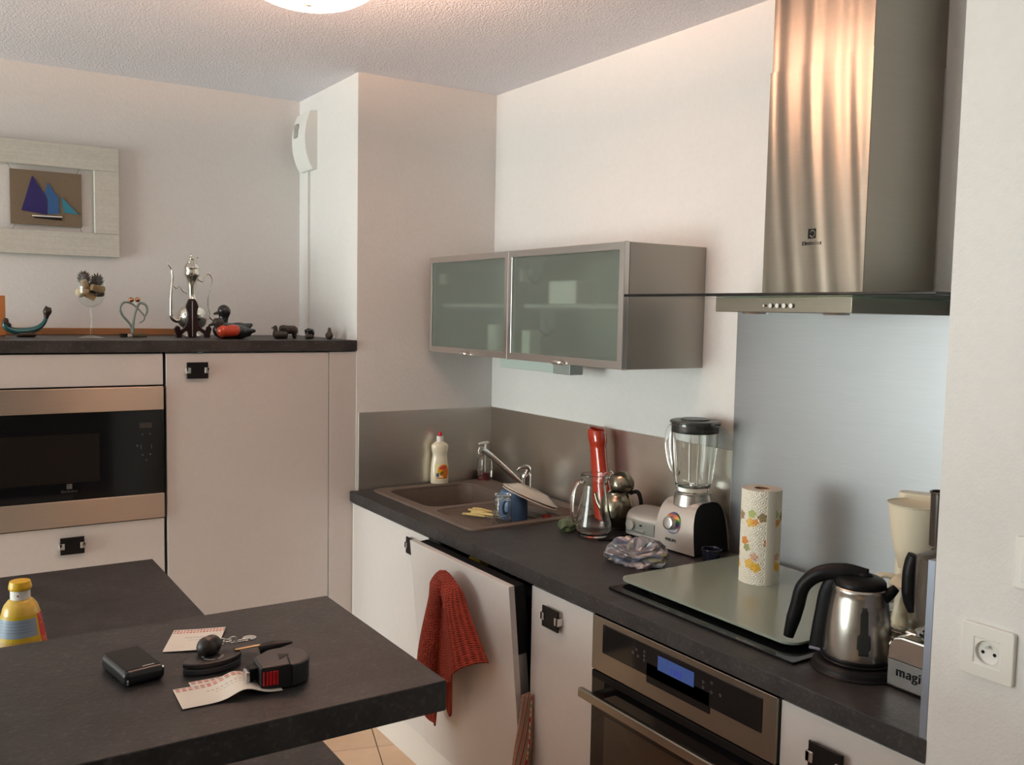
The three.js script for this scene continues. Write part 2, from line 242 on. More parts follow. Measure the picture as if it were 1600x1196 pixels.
{
  const t = thing('microwave', 'built-in black glass microwave with brushed steel trims', 'microwave', [-1.6465, 0.869, 0]), w = 0.302;
  part('body', box(-0.28, 0.28, 0.01, 0.455, -0.40, -0.01), M.black, t);
  part('trim', box(-w, w, 0.383, 0.464, -0.012, 0.008, 0.002), M.trimSteel, t, 'brushed steel trim strip');
  part('trim', box(-w, w, 0.004, 0.090, -0.012, 0.008, 0.002), M.trimSteel, t, 'brushed steel trim strip');
  const g = part('front_glass', box(-w, w, 0.090, 0.383, -0.012, 0.006, 0.001), M.blackGloss, t, 'black glass door');
  part('window', box(-0.275, 0.094, 0.150, 0.312, 0.006, 0.0064, 0), phy(rgb(0.013, 0.011, 0.009), 0.1, 0, { specularIntensity: 0.6 }), g);
  part('display', box(0.222, 0.262, 0.322, 0.340, 0.006, 0.0066, 0), std(rgb(0.03, 0.028, 0.026), 0.3), g);
  const mk = std(rgb(0.13, 0.12, 0.11), 0.5);
  for (const [x, y] of [[0.231, 0.300], [0.256, 0.301], [0.231, 0.229], [0.256, 0.230], [0.2435, 0.210], [0.214, 0.262]]) part('key_mark', extr(poly([[-0.003, -0.0025], [0.003, -0.0025], [0, 0.003]]), 0.0005).translate(x, y, 0.006), mk, g);
  for (const s of [-1, 1]) part('key_mark', box(0.2435 + s * 0.017 - 0.0006, 0.2435 + s * 0.017 + 0.0006, 0.248, 0.264, 0.006, 0.0064, 0), mk, g);
  part('emblem', emblem(0.008).translate(0.0, 0.138, 0.006), std(rgb(0.16, 0.15, 0.14), 0.4), g);
  part('lettering', letters('Electrolux', 0.0075, 0.0005, serif).translate(0, 0.122, 0.006), std(rgb(0.08, 0.075, 0.07), 0.4), g);
}
solo('worktop', box(-1.98, -CW - 0.0005, 1.451, 1.492, ZF, 0.007, 0.002), M.worktop, 'dark stone-effect top on the tall cabinets, under the ornaments', 'worktop');

// ------------------------------------------------------------------ base units along the right wall
const FX = -0.636, YT = 0.858;   // front plane and top of the fronts
function baseUnit(name, label, z0, z1, front = true) {
  const t = thing(name, label, 'cabinet', [0, 0, 0]);
  part('body', merge([box(FX + 0.022, -0.02, 0.15, 0.845, z0 + 0.001, z0 + 0.017), box(FX + 0.022, -0.02, 0.15, 0.845, z1 - 0.017, z1 - 0.001), box(FX + 0.022, -0.02, 0.15, 0.166, z0 + 0.001, z1 - 0.001), box(-0.03, -0.02, 0.15, 0.845, z0 + 0.001, z1 - 0.001)]), M.whiteEdge, t);
  if (front) part('door', box(FX, FX + 0.019, 0.15, YT - 0.006, z0 + 0.0015, z1 - 0.0015, 0.0015), M.white, t);
  return t;
}
{ const t = baseUnit('sink_cabinet', 'white sink cabinet next to the column, left of the dishwasher', 0.012, 0.640); handle(t.children[1], FX, 0.800, 0.538, -PI / 2);
  solo('filler_panel', box(FX + 0.001, FX + 0.02, 0.15, 0.852, -0.0, 0.0115, 0.001).translate(0, 0, 0.0002), M.whiteEdge, 'thin white strip at the column end of the sink cabinet', 'panel'); }
{ const t = baseUnit('base_cabinet', 'narrow white base cabinet between the dishwasher and the oven', 1.2555, 1.541); handle(t.children[1], FX, 0.790, 1.366, -PI / 2); }
{ const t = baseUnit('base_cabinet', 'white base cabinet right of the oven, below the kettle', 2.141, 2.455); handle(t.children[1], FX, 0.776, 2.262, -PI / 2, 1.05); }
solo('plinth', box(-0.606, -0.59, 0.0, 0.148, 0.0, 2.455, 0.001), std(rgb(0.72, 0.66, 0.60), 0.5), 'pale kickboard running under the base cabinets', 'plinth');
{ // dishwasher, door ajar
  const t = thing('dishwasher', 'integrated dishwasher with its white door ajar', 'dishwasher');
  const z0 = 0.650, z1 = 1.246, dark = M.black;
  part('body', merge([box(-0.60, -0.03, 0.15, 0.84, z0, z0 + 0.02), box(-0.60, -0.03, 0.15, 0.84, z1 - 0.02, z1), box(-0.55, -0.03, 0.825, 0.845, z0, z1), box(-0.60, -0.03, 0.15, 0.17, z0, z1), box(-0.05, -0.03, 0.15, 0.84, z0, z1)]), dark, t);
  const d = new THREE.Group(); d.name = 'door'; t.add(d); d.position.set(FX - 0.004, 0.150, 0); d.rotation.z = 0.094; d.userData.label = 'white door panel tilted open';
  part('front_panel', box(-0.002, 0.017, 0, 0.708, z0 - 0.006, z1 + 0.002, 0.0015), M.white, d);
  part('inner_panel', box(0.018, 0.055, 0.01, 0.50, z0 + 0.01, z1 - 0.012, 0.004), std(rgb(0.42, 0.42, 0.42), 0.35, 0.5), d, 'grey inner door liner');
  part('control_strip', box(0.018, 0.060, 0.50, 0.700, z0 + 0.004, z1 - 0.006, 0.004), dark, d, 'black control strip');
  const rack = new THREE.Group(); rack.name = 'rack'; t.add(rack);
  const wire = std(rgb(0.06, 0.06, 0.065), 0.4, 0.4);
  for (let i = 0; i < 14; i++) part('wire', tube([[-0.56, 0.80, z0 + 0.05 + i * 0.038], [-0.56, 0.74, z0 + 0.05 + i * 0.038], [-0.12, 0.74, z0 + 0.05 + i * 0.038]], 0.002, 12, 5), wire, rack);
  part('wire', box(-0.610, -0.557, 0.797, 0.803, z0 + 0.03, z1 - 0.03, 0.001), wire, rack);
}
solo('sponge', box(-0.02, 0.02, 0, 0.036, -0.028, 0.028, 0.006), std(rgb(0.62, 0.40, 0.05), 0.8), 'yellow sponge-like item showing through the gap above the dishwasher door', 'sponge', [-0.590, 0.8035, 0.888], 0.2);

// ------------------------------------------------------------------ worktop with cut-outs
{ // shape coordinates: x, -z
  const s = poly([[XP, 0], [XP, -2.4585], [-0.0085, -2.4585], [-0.0085, -0.0065], [-CW + 0.007, -0.0065], [-CW + 0.007, 0]].map(([x, y]) => [x, y]));
  s.holes.push(rrect(-0.545, -0.065, -0.79, -0.055, 0.03, THREE.Path));
  solo('worktop', slab(s, 0.8605, 0.0395, 0.0012), M.worktop, 'long dark stone-effect worktop along the right wall holding sink and hob', 'worktop');
}
{ // sink: composite, bowl on the far side, ribbed drainer on the near side
  const comp = tex(256, 256, (u, v) => { const s = n3(u, v), k = 0.40 + 0.06 * (n5(u, v) - 0.5) + 0.10 * (s - 0.5); return [k * 1.05, k * 0.93, k * 0.84]; }, { srgb: true, repeat: [6, 6] });
  const mat = std(0xffffff, 0.55, 0, { map: comp }), t = thing('sink', 'taupe composite sink with a square bowl and draining board', 'sink', [0, 0.9, 0]);
  const s = rrect(-0.568, -0.042, -0.808, -0.032, 0.035); s.holes.push(rrect(-0.53, -0.155, -0.448, -0.075, 0.06, THREE.Path)); s.holes.push(rrect(-0.535, -0.095, -0.785, -0.480, 0.04, THREE.Path));
  part('rim', slab(s, -0.004, 0.011, 0.003), mat, t);
  // bowl and drainer as sunken trays
  const tray = (x0, x1, z0, z1, r, dep, taper) => { const N = 56, ring = (k, y) => { const a = [], cx = (x0 + x1) / 2, cz = (z0 + z1) / 2, hx = (x1 - x0) / 2 - k, hz = (z1 - z0) / 2 - k, rr = Math.max(r - k, 0.01); for (let q = 0; q < 4; q++) for (let i = 0; i < N / 4; i++) { const w = (q + i / (N / 4 - 1)) * PI / 2; a.push([cx + [1, -1, -1, 1][q] * (hx - rr) + rr * Math.cos(w), y, cz + [1, 1, -1, -1][q] * (hz - rr) + rr * Math.sin(w)]); } return a; };
    const rows = [ring(-0.002, 0.0), ring(0.004, -0.006), ring(taper * 0.6 + 0.004, -dep + 0.02), ring(taper + 0.008, -dep + 0.006), ring(taper + 0.024, -dep)], pos = [], idx = []; rows.flat().forEach((p) => pos.push(...p)); const L = rows[0].length;
    for (let j = 0; j < rows.length - 1; j++) for (let i = 0; i < L; i++) { const a = j * L + i, b = j * L + (i + 1) % L; idx.push(a, b, a + L, b, b + L, a + L); }
    const c = pos.length / 3; pos.push((x0 + x1) / 2, -dep, (z0 + z1) / 2); const o = (rows.length - 1) * L; for (let i = 0; i < L; i++) idx.push(o + i, o + (i + 1) % L, c);
    const g = new THREE.BufferGeometry(); g.setAttribute('position', new THREE.Float32BufferAttribute(pos, 3)); g.setIndex(idx); g.computeVertexNormals(); return metric(g); };
  const b = part('bowl', tray(-0.53, -0.155, 0.075, 0.448, 0.06, 0.19, 0.012), mat, t);
  part('waste', cyl(0.042, 0.042, 0.004, -0.34, -0.187, 0.26), M.chrome, b, 'chrome waste');
  const d = part('draining_board', tray(-0.535, -0.095, 0.480, 0.785, 0.04, 0.012, 0.003), mat, t);
  for (let i = 0; i < 8; i++) part('rib', box(-0.50 + i * 0.05, -0.492 + i * 0.05, -0.0135, -0.0095, 0.51, 0.755, 0.002), mat, d);
}
{ // mixer tap
  const t = thing('tap', 'chrome mixer tap with a slim raised spout and hooked lever', 'tap', [-0.085, 0.9067, 0.40]);
  part('base', latheS([[0, 0], [0.027, 0], [0.027, 0.006], [0.022, 0.012], [0.021, 0.05], [0.021, 0.075], [0.017, 0.083], [0, 0.085]], 40, 32), M.chrome, t);
  part('spout', limb([[-0.012, 0.035, 0.0], [-0.05, 0.072, -0.012], [-0.125, 0.143, -0.035], [-0.165, 0.176, -0.045], [-0.188, 0.182, -0.05]], [[0.010, 0.010], [0.009, 0.011], [0.008, 0.011], [0.0075, 0.011], [0.006, 0.011]], 40, 16), M.chrome, t);
  part('aerator', cyl(0.007, 0.006, 0.014, -0.183, 0.172, -0.0485, 18), M.chrome, t);
  part('lever', limb([[0.0, 0.08, 0], [0.008, 0.098, 0.004], [-0.004, 0.108, 0.004], [-0.028, 0.103, -0.002], [-0.038, 0.094, -0.004]], [[0.010, 0.010], [0.010, 0.011], [0.008, 0.010], [0.006, 0.008], [0.004, 0.006]], 30, 12), M.chrome, t);
}
{ // hob
  const t = thing('hob', 'black glass hob under the frosted glass board', 'hob', [0, 0.9, 0]);
  part('glass', slab(rrect(-0.573, -0.063, -2.115, -1.515, 0.004), 0.0002, 0.006, 0.001), M.blackGloss, t);
  const ring = std(rgb(0.05, 0.05, 0.05), 0.3); for (const [x, z, r] of [[-0.44, 1.66, 0.09], [-0.44, 1.96, 0.07], [-0.2, 1.66, 0.07], [-0.2, 1.96, 0.09]]) part('cooking_zone', new THREE.RingGeometry(r - 0.002, r, 48).rotateX(-PI / 2).translate(x, 0.0066, z), ring, t);
}
{ // glass board over the hob
  const t = thing('glass_board', 'greenish frosted glass board lying over the hob', 'board', [0, 0.9066, 0]);
  const satin = phy(rgb(0.26, 0.30, 0.245), 0.22, 0, { clearcoat: 0.3, clearcoatRoughness: 0.15 });
  part('plate', slab(rrect(-0.528, -0.055, -2.072, -1.497, 0.035), 0.009, 0.006, 0.001), satin, t);
  for (const [x, z] of [[-0.48, 1.545], [-0.48, 2.02], [-0.10, 1.545], [-0.10, 2.02]]) part('foot', cyl(0.014, 0.016, 0.009, x, 0.0045, z, 20), M.black, t);
}
{ // oven
  const t = thing('oven', 'built-in oven with steel fascia, blue clock display and bar handle', 'oven', [0, 0, 0]), z0 = 1.5435, z1 = 2.1385, X = -0.645;
  part('body', box(-0.60, -0.06, 0.17, 0.842, z0 + 0.01, z1 - 0.01), M.black, t);
  const f = part('fascia', box(X, -0.60, 0.716, 0.8555, z0, z1, 0.002), M.steel, t, 'brushed steel fascia');
  part('control_glass', merge([box(X - 0.002, X + 0.004, 0.768, 0.840, 1.587, 2.102, 0.001), box(X - 0.002, X + 0.004, 0.752, 0.80, 1.752, 1.957, 0.001)]), M.blackGloss, f, 'black glass control panel');
  const scr = canvasTex(256, 72, (c, w, h) => { c.fillStyle = '#3f66b4'; c.fillRect(0, 0, w, h); c.fillStyle = '#2a2fe8'; c.font = 'bold 34px monospace'; c.textAlign = 'center'; c.fillText('1202', w * 0.52, h * 0.82); });
  const dm = phy(rgb(0.02, 0.02, 0.03), 0.2, 0, { emissive: 0xffffff, emissiveMap: scr, emissiveIntensity: 0.62 });
  const dg = new THREE.PlaneGeometry(0.118, 0.034).rotateY(-PI / 2).translate(X - 0.0025, 0.8115, 1.850);
  part('display_screen', dg, dm, f, 'lit blue clock display');
  const mk = std(rgb(0.16, 0.15, 0.15), 0.4);
  for (const [y, z] of [[0.818, 1.716], [0.807, 1.703], [0.804, 1.722], [0.822, 1.744], [0.812, 1.744], [0.802, 1.744], [0.817, 1.937], [0.805, 1.937], [0.824, 1.962], [0.803, 1.962], [0.806, 1.988]]) part('key_mark', new THREE.RingGeometry(0.0022, 0.0032, 16).rotateY(-PI / 2).translate(X - 0.0024, y, z), mk, f);
  const d = part('door', box(X + 0.002, -0.60, 0.17, 0.712, z0, z1, 0.002), M.blackGloss, t, 'black glass oven door');
  part('window', box(X + 0.0012, X + 0.002, 0.24, 0.61, z0 + 0.055, z1 - 0.06, 0), phy(rgb(0.035, 0.022, 0.014), 0.12), d);
  part('top_trim', box(X + 0.0005, X + 0.003, 0.694, 0.711, z0 + 0.002, z1 - 0.002, 0.0005), M.blackSoft, d);
  const h = part('bar_handle', box(X - 0.048, X - 0.032, 0.652, 0.676, z0 + 0.006, z1 - 0.006, 0.004), M.steel, d, 'brushed steel bar handle');
  for (const z of [z0 + 0.05, z1 - 0.05]) part('mount', box(X - 0.034, X + 0.002, 0.656, 0.672, z - 0.01, z + 0.01, 0.002), M.steel, h);
}

// ------------------------------------------------------------------ cooker hood
{
  const t = thing('cooker_hood', 'stainless steel cooker hood with flat glass canopy and square chimney', 'hood', [0, 1.623, 1.875]);
  part('glass_canopy', box(-0.475, -0.0092, 0.036, 0.043, -0.45, 0.45, 0.002), M.greenGlass, t, 'flat green-edged glass canopy');
  const b = part('motor_box', box(-0.385, -0.0092, 0, 0.0355, -0.20, 0.20, 0.0015), M.steel, t);
  for (let i = 0; i < 5; i++) { const r = i ? 0.0052 : 0.0028; part('button', new THREE.CylinderGeometry(r, r, 0.005, 18).rotateZ(PI / 2).translate(-0.387, 0.0155, -0.041 + i * 0.020), i % 2 || i === 0 ? M.chrome : M.alu, b, 'round push button'); }
  for (const z of [-0.12, 0.12]) part('spotlight_lens', cyl(0.032, 0.030, 0.004, -0.33, -0.002, z, 28), M.alu, b);
  // chimney: folded sheet steel, the front sheet slightly wavy as rolled
  const wavy = (x, y0, y1, z0, z1, amp) => { const g = new THREE.PlaneGeometry(z1 - z0, y1 - y0, 90, 150).rotateY(-PI / 2), p = g.attributes.position; const R = []; for (let i = 0; i < p.count; i++) { const z = p.getZ(i) + (z0 + z1) / 2, y = p.getY(i) + (y0 + y1) / 2; const drift = 0.055 * Math.pow(clamp((0.62 - y) / 0.62), 1.6), e = smooth(0, 0.02, z - z0) * smooth(0, 0.02, z1 - z), w = amp * e * (Math.sin((z - drift) * 2 * PI / 0.068 + 0.6) + 0.25 * Math.sin((z - drift * 1.2) * 2 * PI / 0.041 + 2.0) + 0.5 * noise3(z * 22, y * 2.5, 3.1)); p.setXYZ(i, x + w, y, z); R.push(z, y); } g.computeVertexNormals(); g.setAttribute('uv', new THREE.Float32BufferAttribute(R, 2)); return g; };
  const lo = part('chimney', merge([box(-0.2765, -0.0085, 0.0435, 0.589, -0.147, 0.146, 0.001), wavy(-0.278, 0.0435, 0.589, -0.147, 0.146, 0.00068)]), M.steel, t, 'brushed steel chimney');
  part('emblem', emblem(0.0115).rotateY(-PI / 2).translate(-0.2786, 0.188, 0), M.black, lo);
  part('lettering', letters('Electrolux', 0.0085, 0.0005, serif).rotateY(-PI / 2).translate(-0.2786, 0.166, 0), M.black, lo);
  part('chimney_extension', merge([box(-0.2735, -0.0005, 0.585, HC - 1.623 - 0.001, -0.144, 0.143, 0.001), wavy(-0.275, 0.590, HC - 1.623 - 0.001, -0.144, 0.143, 0.00055)]), M.steel, t);
}

// ------------------------------------------------------------------ glass-fronted wall cabinets
function wallCabinet(label, z0, z1) {
  const t = thing('wall_cabinet', label, 'cabinet', [0, 1.449, 0]), h = 0.375, X = -0.328;
  const m = M.greyMetal, inside = std(rgb(0.55, 0.55, 0.52), 0.5);
  part('side_panel', box(X + 0.021, 0, 0, h, z0, z0 + 0.016), m, t); part('side_panel', box(X + 0.021, 0, 0, h, z1 - 0.016, z1), m, t);
  part('top_panel', box(X + 0.021, 0, h - 0.016, h, z0 + 0.016, z1 - 0.016), m, t); part('bottom_panel', box(X + 0.021, 0, 0, 0.016, z0 + 0.016, z1 - 0.016), m, t);
  part('back_panel', box(-0.01, -0.002, 0.016, h - 0.016, z0 + 0.016, z1 - 0.016, 0), inside, t); part('shelf', box(-0.27, -0.012, 0.180, 0.192, z0 + 0.017, z1 - 0.017), inside, t);
  const d = new THREE.Group(); d.name = 'door'; t.add(d); const f = 0.021, a = z0 + 0.001, b = z1 - 0.001, y0 = 0.001, y1 = h - 0.001;
  // mitred aluminium bars with a chamfered inner edge
  const bar = (A, Bq, C, D) => { const ch = 0.006, pts = [A, Bq, C, D]; const g = extr(poly(pts), 0.016, 0.002); return g; };
  const frame = [[[a, y0], [b, y0], [b - f, y0 + f], [a + f, y0 + f]], [[a + f, y1 - f], [b - f, y1 - f], [b, y1], [a, y1]], [[a, y0], [a + f, y0 + f], [a + f, y1 - f], [a, y1]], [[b - f, y0 + f], [b, y0], [b, y1], [b - f, y1 - f]]];
  for (const q of frame) part('frame_bar', flat(extr(poly(q.map(([z, y]) => [z, y])), 0.016, 0.0018).rotateY(-PI / 2).translate(X + 0.018, 0, 0)), M.alu, d, 'brushed aluminium frame bar');
  part('glass_pane', box(X + 0.004, X + 0.008, y0 + f - 0.004, y1 - f + 0.004, a + f - 0.004, b - f + 0.004, 0), M.frosted, d, 'frosted green glass pane');
  const zc = (z0 + z1) / 2; part('finger_pull', limb([[X - 0.004, -0.001, zc - 0.03], [X - 0.010, 0.004, zc - 0.022], [X - 0.012, 0.006, zc], [X - 0.010, 0.004, zc + 0.022], [X - 0.004, -0.001, zc + 0.03]], [0.003, 0.007, 0.008, 0.007, 0.003], 24, 12), M.chrome, d, 'chrome finger pull');
  part('hinge', box(-0.29, -0.262, 0.27, 0.312, z0 + 0.02, z0 + 0.032), M.plasticWhite, t);
  return t;
}
wallCabinet('frosted glass wall cabinet next to the column', 0.037, 0.6225);
wallCabinet('frosted glass wall cabinet on the cooker hood side', 0.6235, 1.248);
// things behind the frosted glass
solo('box', box(-0.04, 0.04, 0, 0.075, -0.075, 0.075, 0.003), std(rgb(0.82, 0.82, 0.78), 0.6), 'white box showing blurred behind the frosted glass, on the upper shelf', 'box', [-0.255, 1.642, 0.90]);
solo('carton', box(-0.025, 0.025, 0, 0.085, -0.025, 0.025, 0.003), std(rgb(0.78, 0.80, 0.70), 0.6), 'pale carton behind the frosted glass at bottom left of the hood-side cabinet', 'carton', [-0.275, 1.466, 0.70]);
solo('mug', latheS([[0, 0], [0.034, 0], [0.038, 0.01], [0.038, 0.09], [0.035, 0.09], [0.034, 0.012], [0, 0.008]], 40, 28), std(rgb(0.70, 0.70, 0.62), 0.4), 'pale beaker behind the frosted glass of the cabinet next to the column', 'mug', [-0.26, 1.466, 0.46]);
for (const [z, y, l] of [[0.725, 1.642, 'upper shelf'], [0.80, 1.466, 'lower shelf']]) solo('wine_glass', latheS([[0, 0], [0.03, 0], [0.030, 0.002], [0.004, 0.006], [0.003, 0.06], [0.024, 0.085], [0.030, 0.115], [0.026, 0.145], [0.0245, 0.145], [0.0285, 0.115], [0.022, 0.088], [0, 0.07]], 60, 28), M.glass, `stemmed glass close behind the frosted door, ${l}`, 'glass', [-0.282, y, z]);
{ // slim light fitting under the wall cabinets, switched off
  const t = thing('strip_light', 'slim pale strip light mounted under the wall cabinets', 'light fitting', [-0.13, 1.449, 0]);
  part('housing', box(-0.03, 0.03, -0.014, -0.0002, 0.30, 0.77, 0.002), M.alu, t);
  part('diffuser', box(-0.027, 0.027, -0.050, -0.0135, 0.305, 0.665, 0.004), std(rgb(0.52, 0.62, 0.57), 0.3), t, 'pale green diffuser');
  part('end_block', box(-0.029, 0.029, -0.052, -0.0135, 0.666, 0.768, 0.003), std(rgb(0.36, 0.40, 0.38), 0.4, 0.3), t);
}

// ------------------------------------------------------------------ fittings on the pier and the column
{
  const t = thing('wall_socket', 'cream square wall socket on the white pier', 'socket', [XP, 1.0855, 2.557], -PI / 2);
  const pl = rrect(-0.041, 0.041, -0.041, 0.041, 0.003), hole = new THREE.Path(); hole.absarc(0, 0, 0.0195, 0, 2 * PI, true); const inner = rrect(-0.0225, 0.0225, -0.0225, 0.0225, 0.002, THREE.Path); pl.holes.push(inner);
  part('frame', extr(pl, 0.006, 0.002), M.plasticWhite, t);
  const ins = rrect(-0.0222, 0.0222, -0.0222, 0.0222, 0.002); ins.holes.push(hole); part('insert', extr(ins, 0.006, 0.0006), M.plasticWhite, t);
  const well = part('well', lathe([[0, 0.0006], [0.0185, 0.0006], [0.0195, 0.002], [0.0195, 0.007]], 40).rotateX(PI / 2), M.plasticWhite, t);
  part('earth_pin', new THREE.CylinderGeometry(0.0024, 0.0024, 0.008, 14).rotateX(PI / 2).translate(0, 0.009, 0.005), M.alu, t, 'metal earth pin');
  for (const x of [-0.0095, 0.0095]) part('contact_hole', new THREE.CylinderGeometry(0.0028, 0.0028, 0.001, 14).rotateX(PI / 2).translate(x, -0.002, 0.0009), M.black, t);
}
{
  const t = thing('light_switch', 'cream wall switch at the right edge, above the socket', 'switch', [XP, 1.242, 2.632], -PI / 2);
  part('frame', box(-0.041, 0.041, -0.041, 0.041, 0, 0.008, 0.003), M.plasticWhite, t);
  part('rocker', box(-0.028, 0.028, -0.028, 0.028, 0.006, 0.012, 0.002), M.plasticWhite, t);
}
{
  const t = thing('wall_vent', 'white curved vent unit high on the side of the column', 'vent', [-CW, 2.20, -0.50]);
  const prof = new THREE.Shape(); prof.moveTo(0, 0); prof.lineTo(0, 0.236); prof.lineTo(-0.030, 0.236); prof.bezierCurveTo(-0.066, 0.16, -0.060, 0.06, -0.020, 0); prof.lineTo(0, 0);
  part('housing', extr(prof, 0.150, 0.002).translate(0, 0, -0.075), std(rgb(0.80, 0.80, 0.77), 0.4), t);
  part('grille', box(-0.0575, -0.050, 0.135, 0.192, -0.052, -0.005, 0.001), std(rgb(0.33, 0.33, 0.31), 0.5), t, 'grey grille window');
  part('flap', box(-0.0605, -0.056, 0.137, 0.190, -0.030, -0.026, 0.0005).rotateX(0.0), std(rgb(0.62, 0.62, 0.6), 0.5), t);
  solo('cable_duct', box(-CW - 0.010, -CW - 0.0003, 1.4925, 2.198, -0.520, -0.506, 0.001), M.wall, 'thin white cable duct below the vent unit', 'duct');
}

// ------------------------------------------------------------------ ceiling lamp: glass bowl with a bulb, light spills over its rim
{
  const t = thing('ceiling_lamp', 'lit white glass bowl lamp under the ceiling', 'lamp', [-1.28, 2.37, 1.235]);
  const R = 0.170, opal = phy(rgb(0.95, 0.90, 0.80), 1, 0, { transmission: 0.35, thickness: 0 });
  part('glass_bowl', latheS([[0.0, -0.060], [0.055, -0.056], [0.11, -0.041], [0.152, -0.016], [R, 0.006]], 50, 64), opal, t, 'white opal glass bowl');
  part('rim', new THREE.TorusGeometry(R, 0.003, 10, 72).rotateX(PI / 2).translate(0, 0.006, 0), M.plasticWhite, t);
  part('stem', cyl(0.007, 0.007, 0.20, 0, 0.041, 0, 14), M.alu, t); part('ceiling_rose', latheS([[0, 0.1425], [0.05, 0.1425], [0.05, 0.132], [0.03, 0.124], [0, 0.122]], 30, 32), M.plasticWhite, t);
  part('bulb', new THREE.SphereGeometry(0.022, 20, 14).translate(0.05, 0.0, 0), std(rgb(0.9, 0.85, 0.75), 0.4, 0, { emissive: new THREE.Color(1.0, 0.80, 0.55), emissiveIntensity: 14 }), t);
  const p = new THREE.PointLight(new THREE.Color(1.0, 0.575, 0.39), 5.5); p.name = 'bulb_light'; p.position.set(0.05, 0.0, 0); p.shadow.radius = 1; p.castShadow = true; t.add(p);
  const d = new THREE.RectAreaLight(new THREE.Color(1.0, 0.575, 0.39), 9.8, 0.24, 0.24); d.name = 'bowl_light'; d.position.set(0, -0.066, 0); d.rotation.x = -PI / 2; t.add(d);
}

// ------------------------------------------------------------------ island: low counter and raised bar
{
  const t = thing('island', 'kitchen island with a dark low counter under the raised bar', 'island', [-2.0, 0, 0]);
  part('counter_top', box(-0.42, 0.4805, 0.860, 0.90, 0.653, 2.75, 0.002), M.worktop, t);
  part('body', box(-0.40, 0.455, 0.1, 0.8595, 0.675, 2.73, 0.002), M.white, t); part('plinth', box(-0.36, 0.40, 0, 0.1, 0.73, 2.68), std(rgb(0.7, 0.65, 0.6), 0.5), t);
}
{
  const t = thing('bar_top', 'raised dark stone-effect bar top in the foreground', 'counter', [-2.2, 0.90, 0]);
  part('slab', box(-0.62, 0.690, 0.201, 0.241, 1.931, 2.338, 0.002), M.worktop, t);
  for (const x of [-0.4, 0.403]) part('post', merge([cyl(0.026, 0.026, 0.2, x, 0.101, 2.20, 28), cyl(0.036, 0.036, 0.004, x, 0.002, 2.20, 28), cyl(0.036, 0.036, 0.004, x, 0.1985, 2.20, 28)]), M.chrome, t, 'chrome bar post');
}

// ------------------------------------------------------------------ things around the sink
{
  const t = thing('washing_up_bottle', 'white washing-up bottle with red cap and fruit label', 'bottle', [-0.272, 0.9072, 0.043], -0.35);
  const body = latheS([[0, 0], [0.030, 0.001], [0.034, 0.008], [0.034, 0.06], [0.030, 0.095], [0.0275, 0.118], [0.032, 0.145], [0.030, 0.160], [0.016, 0.172], [0.0115, 0.175], [0, 0.176]], 70, 40).scale(1.08, 1, 0.78);
  part('body', body, phy(rgb(0.78, 0.72, 0.55), 0.25, 0, { clearcoat: 0.4, clearcoatRoughness: 0.1 }), t);
  const lab = canvasTex(256, 256, (c, w, h) => { c.fillStyle = '#e9dcb0'; c.fillRect(0, 0, w, h); c.fillStyle = '#e7a213'; c.beginPath(); c.ellipse(150, 110, 90, 95, 0.3, 0, 7); c.fill(); c.fillStyle = '#d8741f'; c.beginPath(); c.ellipse(185, 150, 60, 80, 0.2, 0, 7); c.fill(); c.fillStyle = '#cf4a44'; c.beginPath(); c.ellipse(140, 65, 62, 30, -0.2, 0, 7); c.fill(); c.fillStyle = '#5c6a2c'; c.beginPath(); c.ellipse(120, 150, 20, 34, 0.6, 0, 7); c.fill(); c.fillStyle = '#4d5a86'; c.fillRect(36, 150, 44, 60); c.fillStyle = '#c2521f'; c.fillRect(40, 222, 190, 14); });
  const lg = sheet((u, v) => { const a = lerp(-0.75, 1.15, u), r = 0.0347; return [Math.sin(a) * r * 1.08, lerp(0.018, 0.085, v) , Math.cos(a) * r * 0.78]; }, 24, 6, 0.0006);
  part('label', lg, std(0xffffff, 0.4, 0, { map: lab }), t, 'orange and yellow fruit label');
  part('collar', cyl(0.0135, 0.0145, 0.022, 0, 0.184, 0, 28), M.plasticWhite, t, 'white collar');
  part('cap', latheS([[0, 0.194], [0.006, 0.194], [0.0075, 0.199], [0.008, 0.206], [0.005, 0.2115], [0, 0.212]], 24, 24), std(rgb(0.62, 0.01, 0.03), 0.3), t, 'red push-pull cap');
}
{
  const t = thing('soap_dispenser', 'clear pump dispenser with dark red soap in the corner', 'dispenser', [-0.062, 0.9005, 0.058]);
  part('bottle', latheS([[0, 0], [0.030, 0.001], [0.032, 0.01], [0.032, 0.085], [0.026, 0.102], [0.012, 0.112], [0.012, 0.120], [0.0105, 0.120], [0.0105, 0.111], [0.0245, 0.100], [0.0303, 0.084], [0.0303, 0.010], [0, 0.004]], 80, 36), M.glass, t);
  part('soap', latheS([[0, 0.0045], [0.028, 0.0055], [0.0298, 0.012], [0.0298, 0.040], [0, 0.040]], 30, 32), phy(rgb(0.20, 0.02, 0.03), 0.1, 0, { clearcoat: 0.5 }), t, 'dark red liquid soap');
  part('collar', cyl(0.0135, 0.0135, 0.016, 0, 0.128, 0, 24), M.plasticWhite, t); part('tube', cyl(0.003, 0.003, 0.09, 0, 0.078, 0, 10), M.plasticWhite, t);
  part('pump_head', merge([cyl(0.005, 0.005, 0.026, 0, 0.148, 0, 14), limb([[0.012, 0.163, 0], [-0.01, 0.163, 0], [-0.034, 0.161, 0.004]], [[0.006, 0.009], [0.006, 0.008], [0.004, 0.005]], 16, 12)]), M.plasticWhite, t);
}
const DY = 0.8915;   // drainer floor
const tumbler = (h, r) => latheS([[0, 0], [r * 0.85, 0], [r * 0.88, 0.004], [r, h], [r - 0.0018, h], [r * 0.88 - 0.002, 0.010], [0, 0.009]], 60, 40);
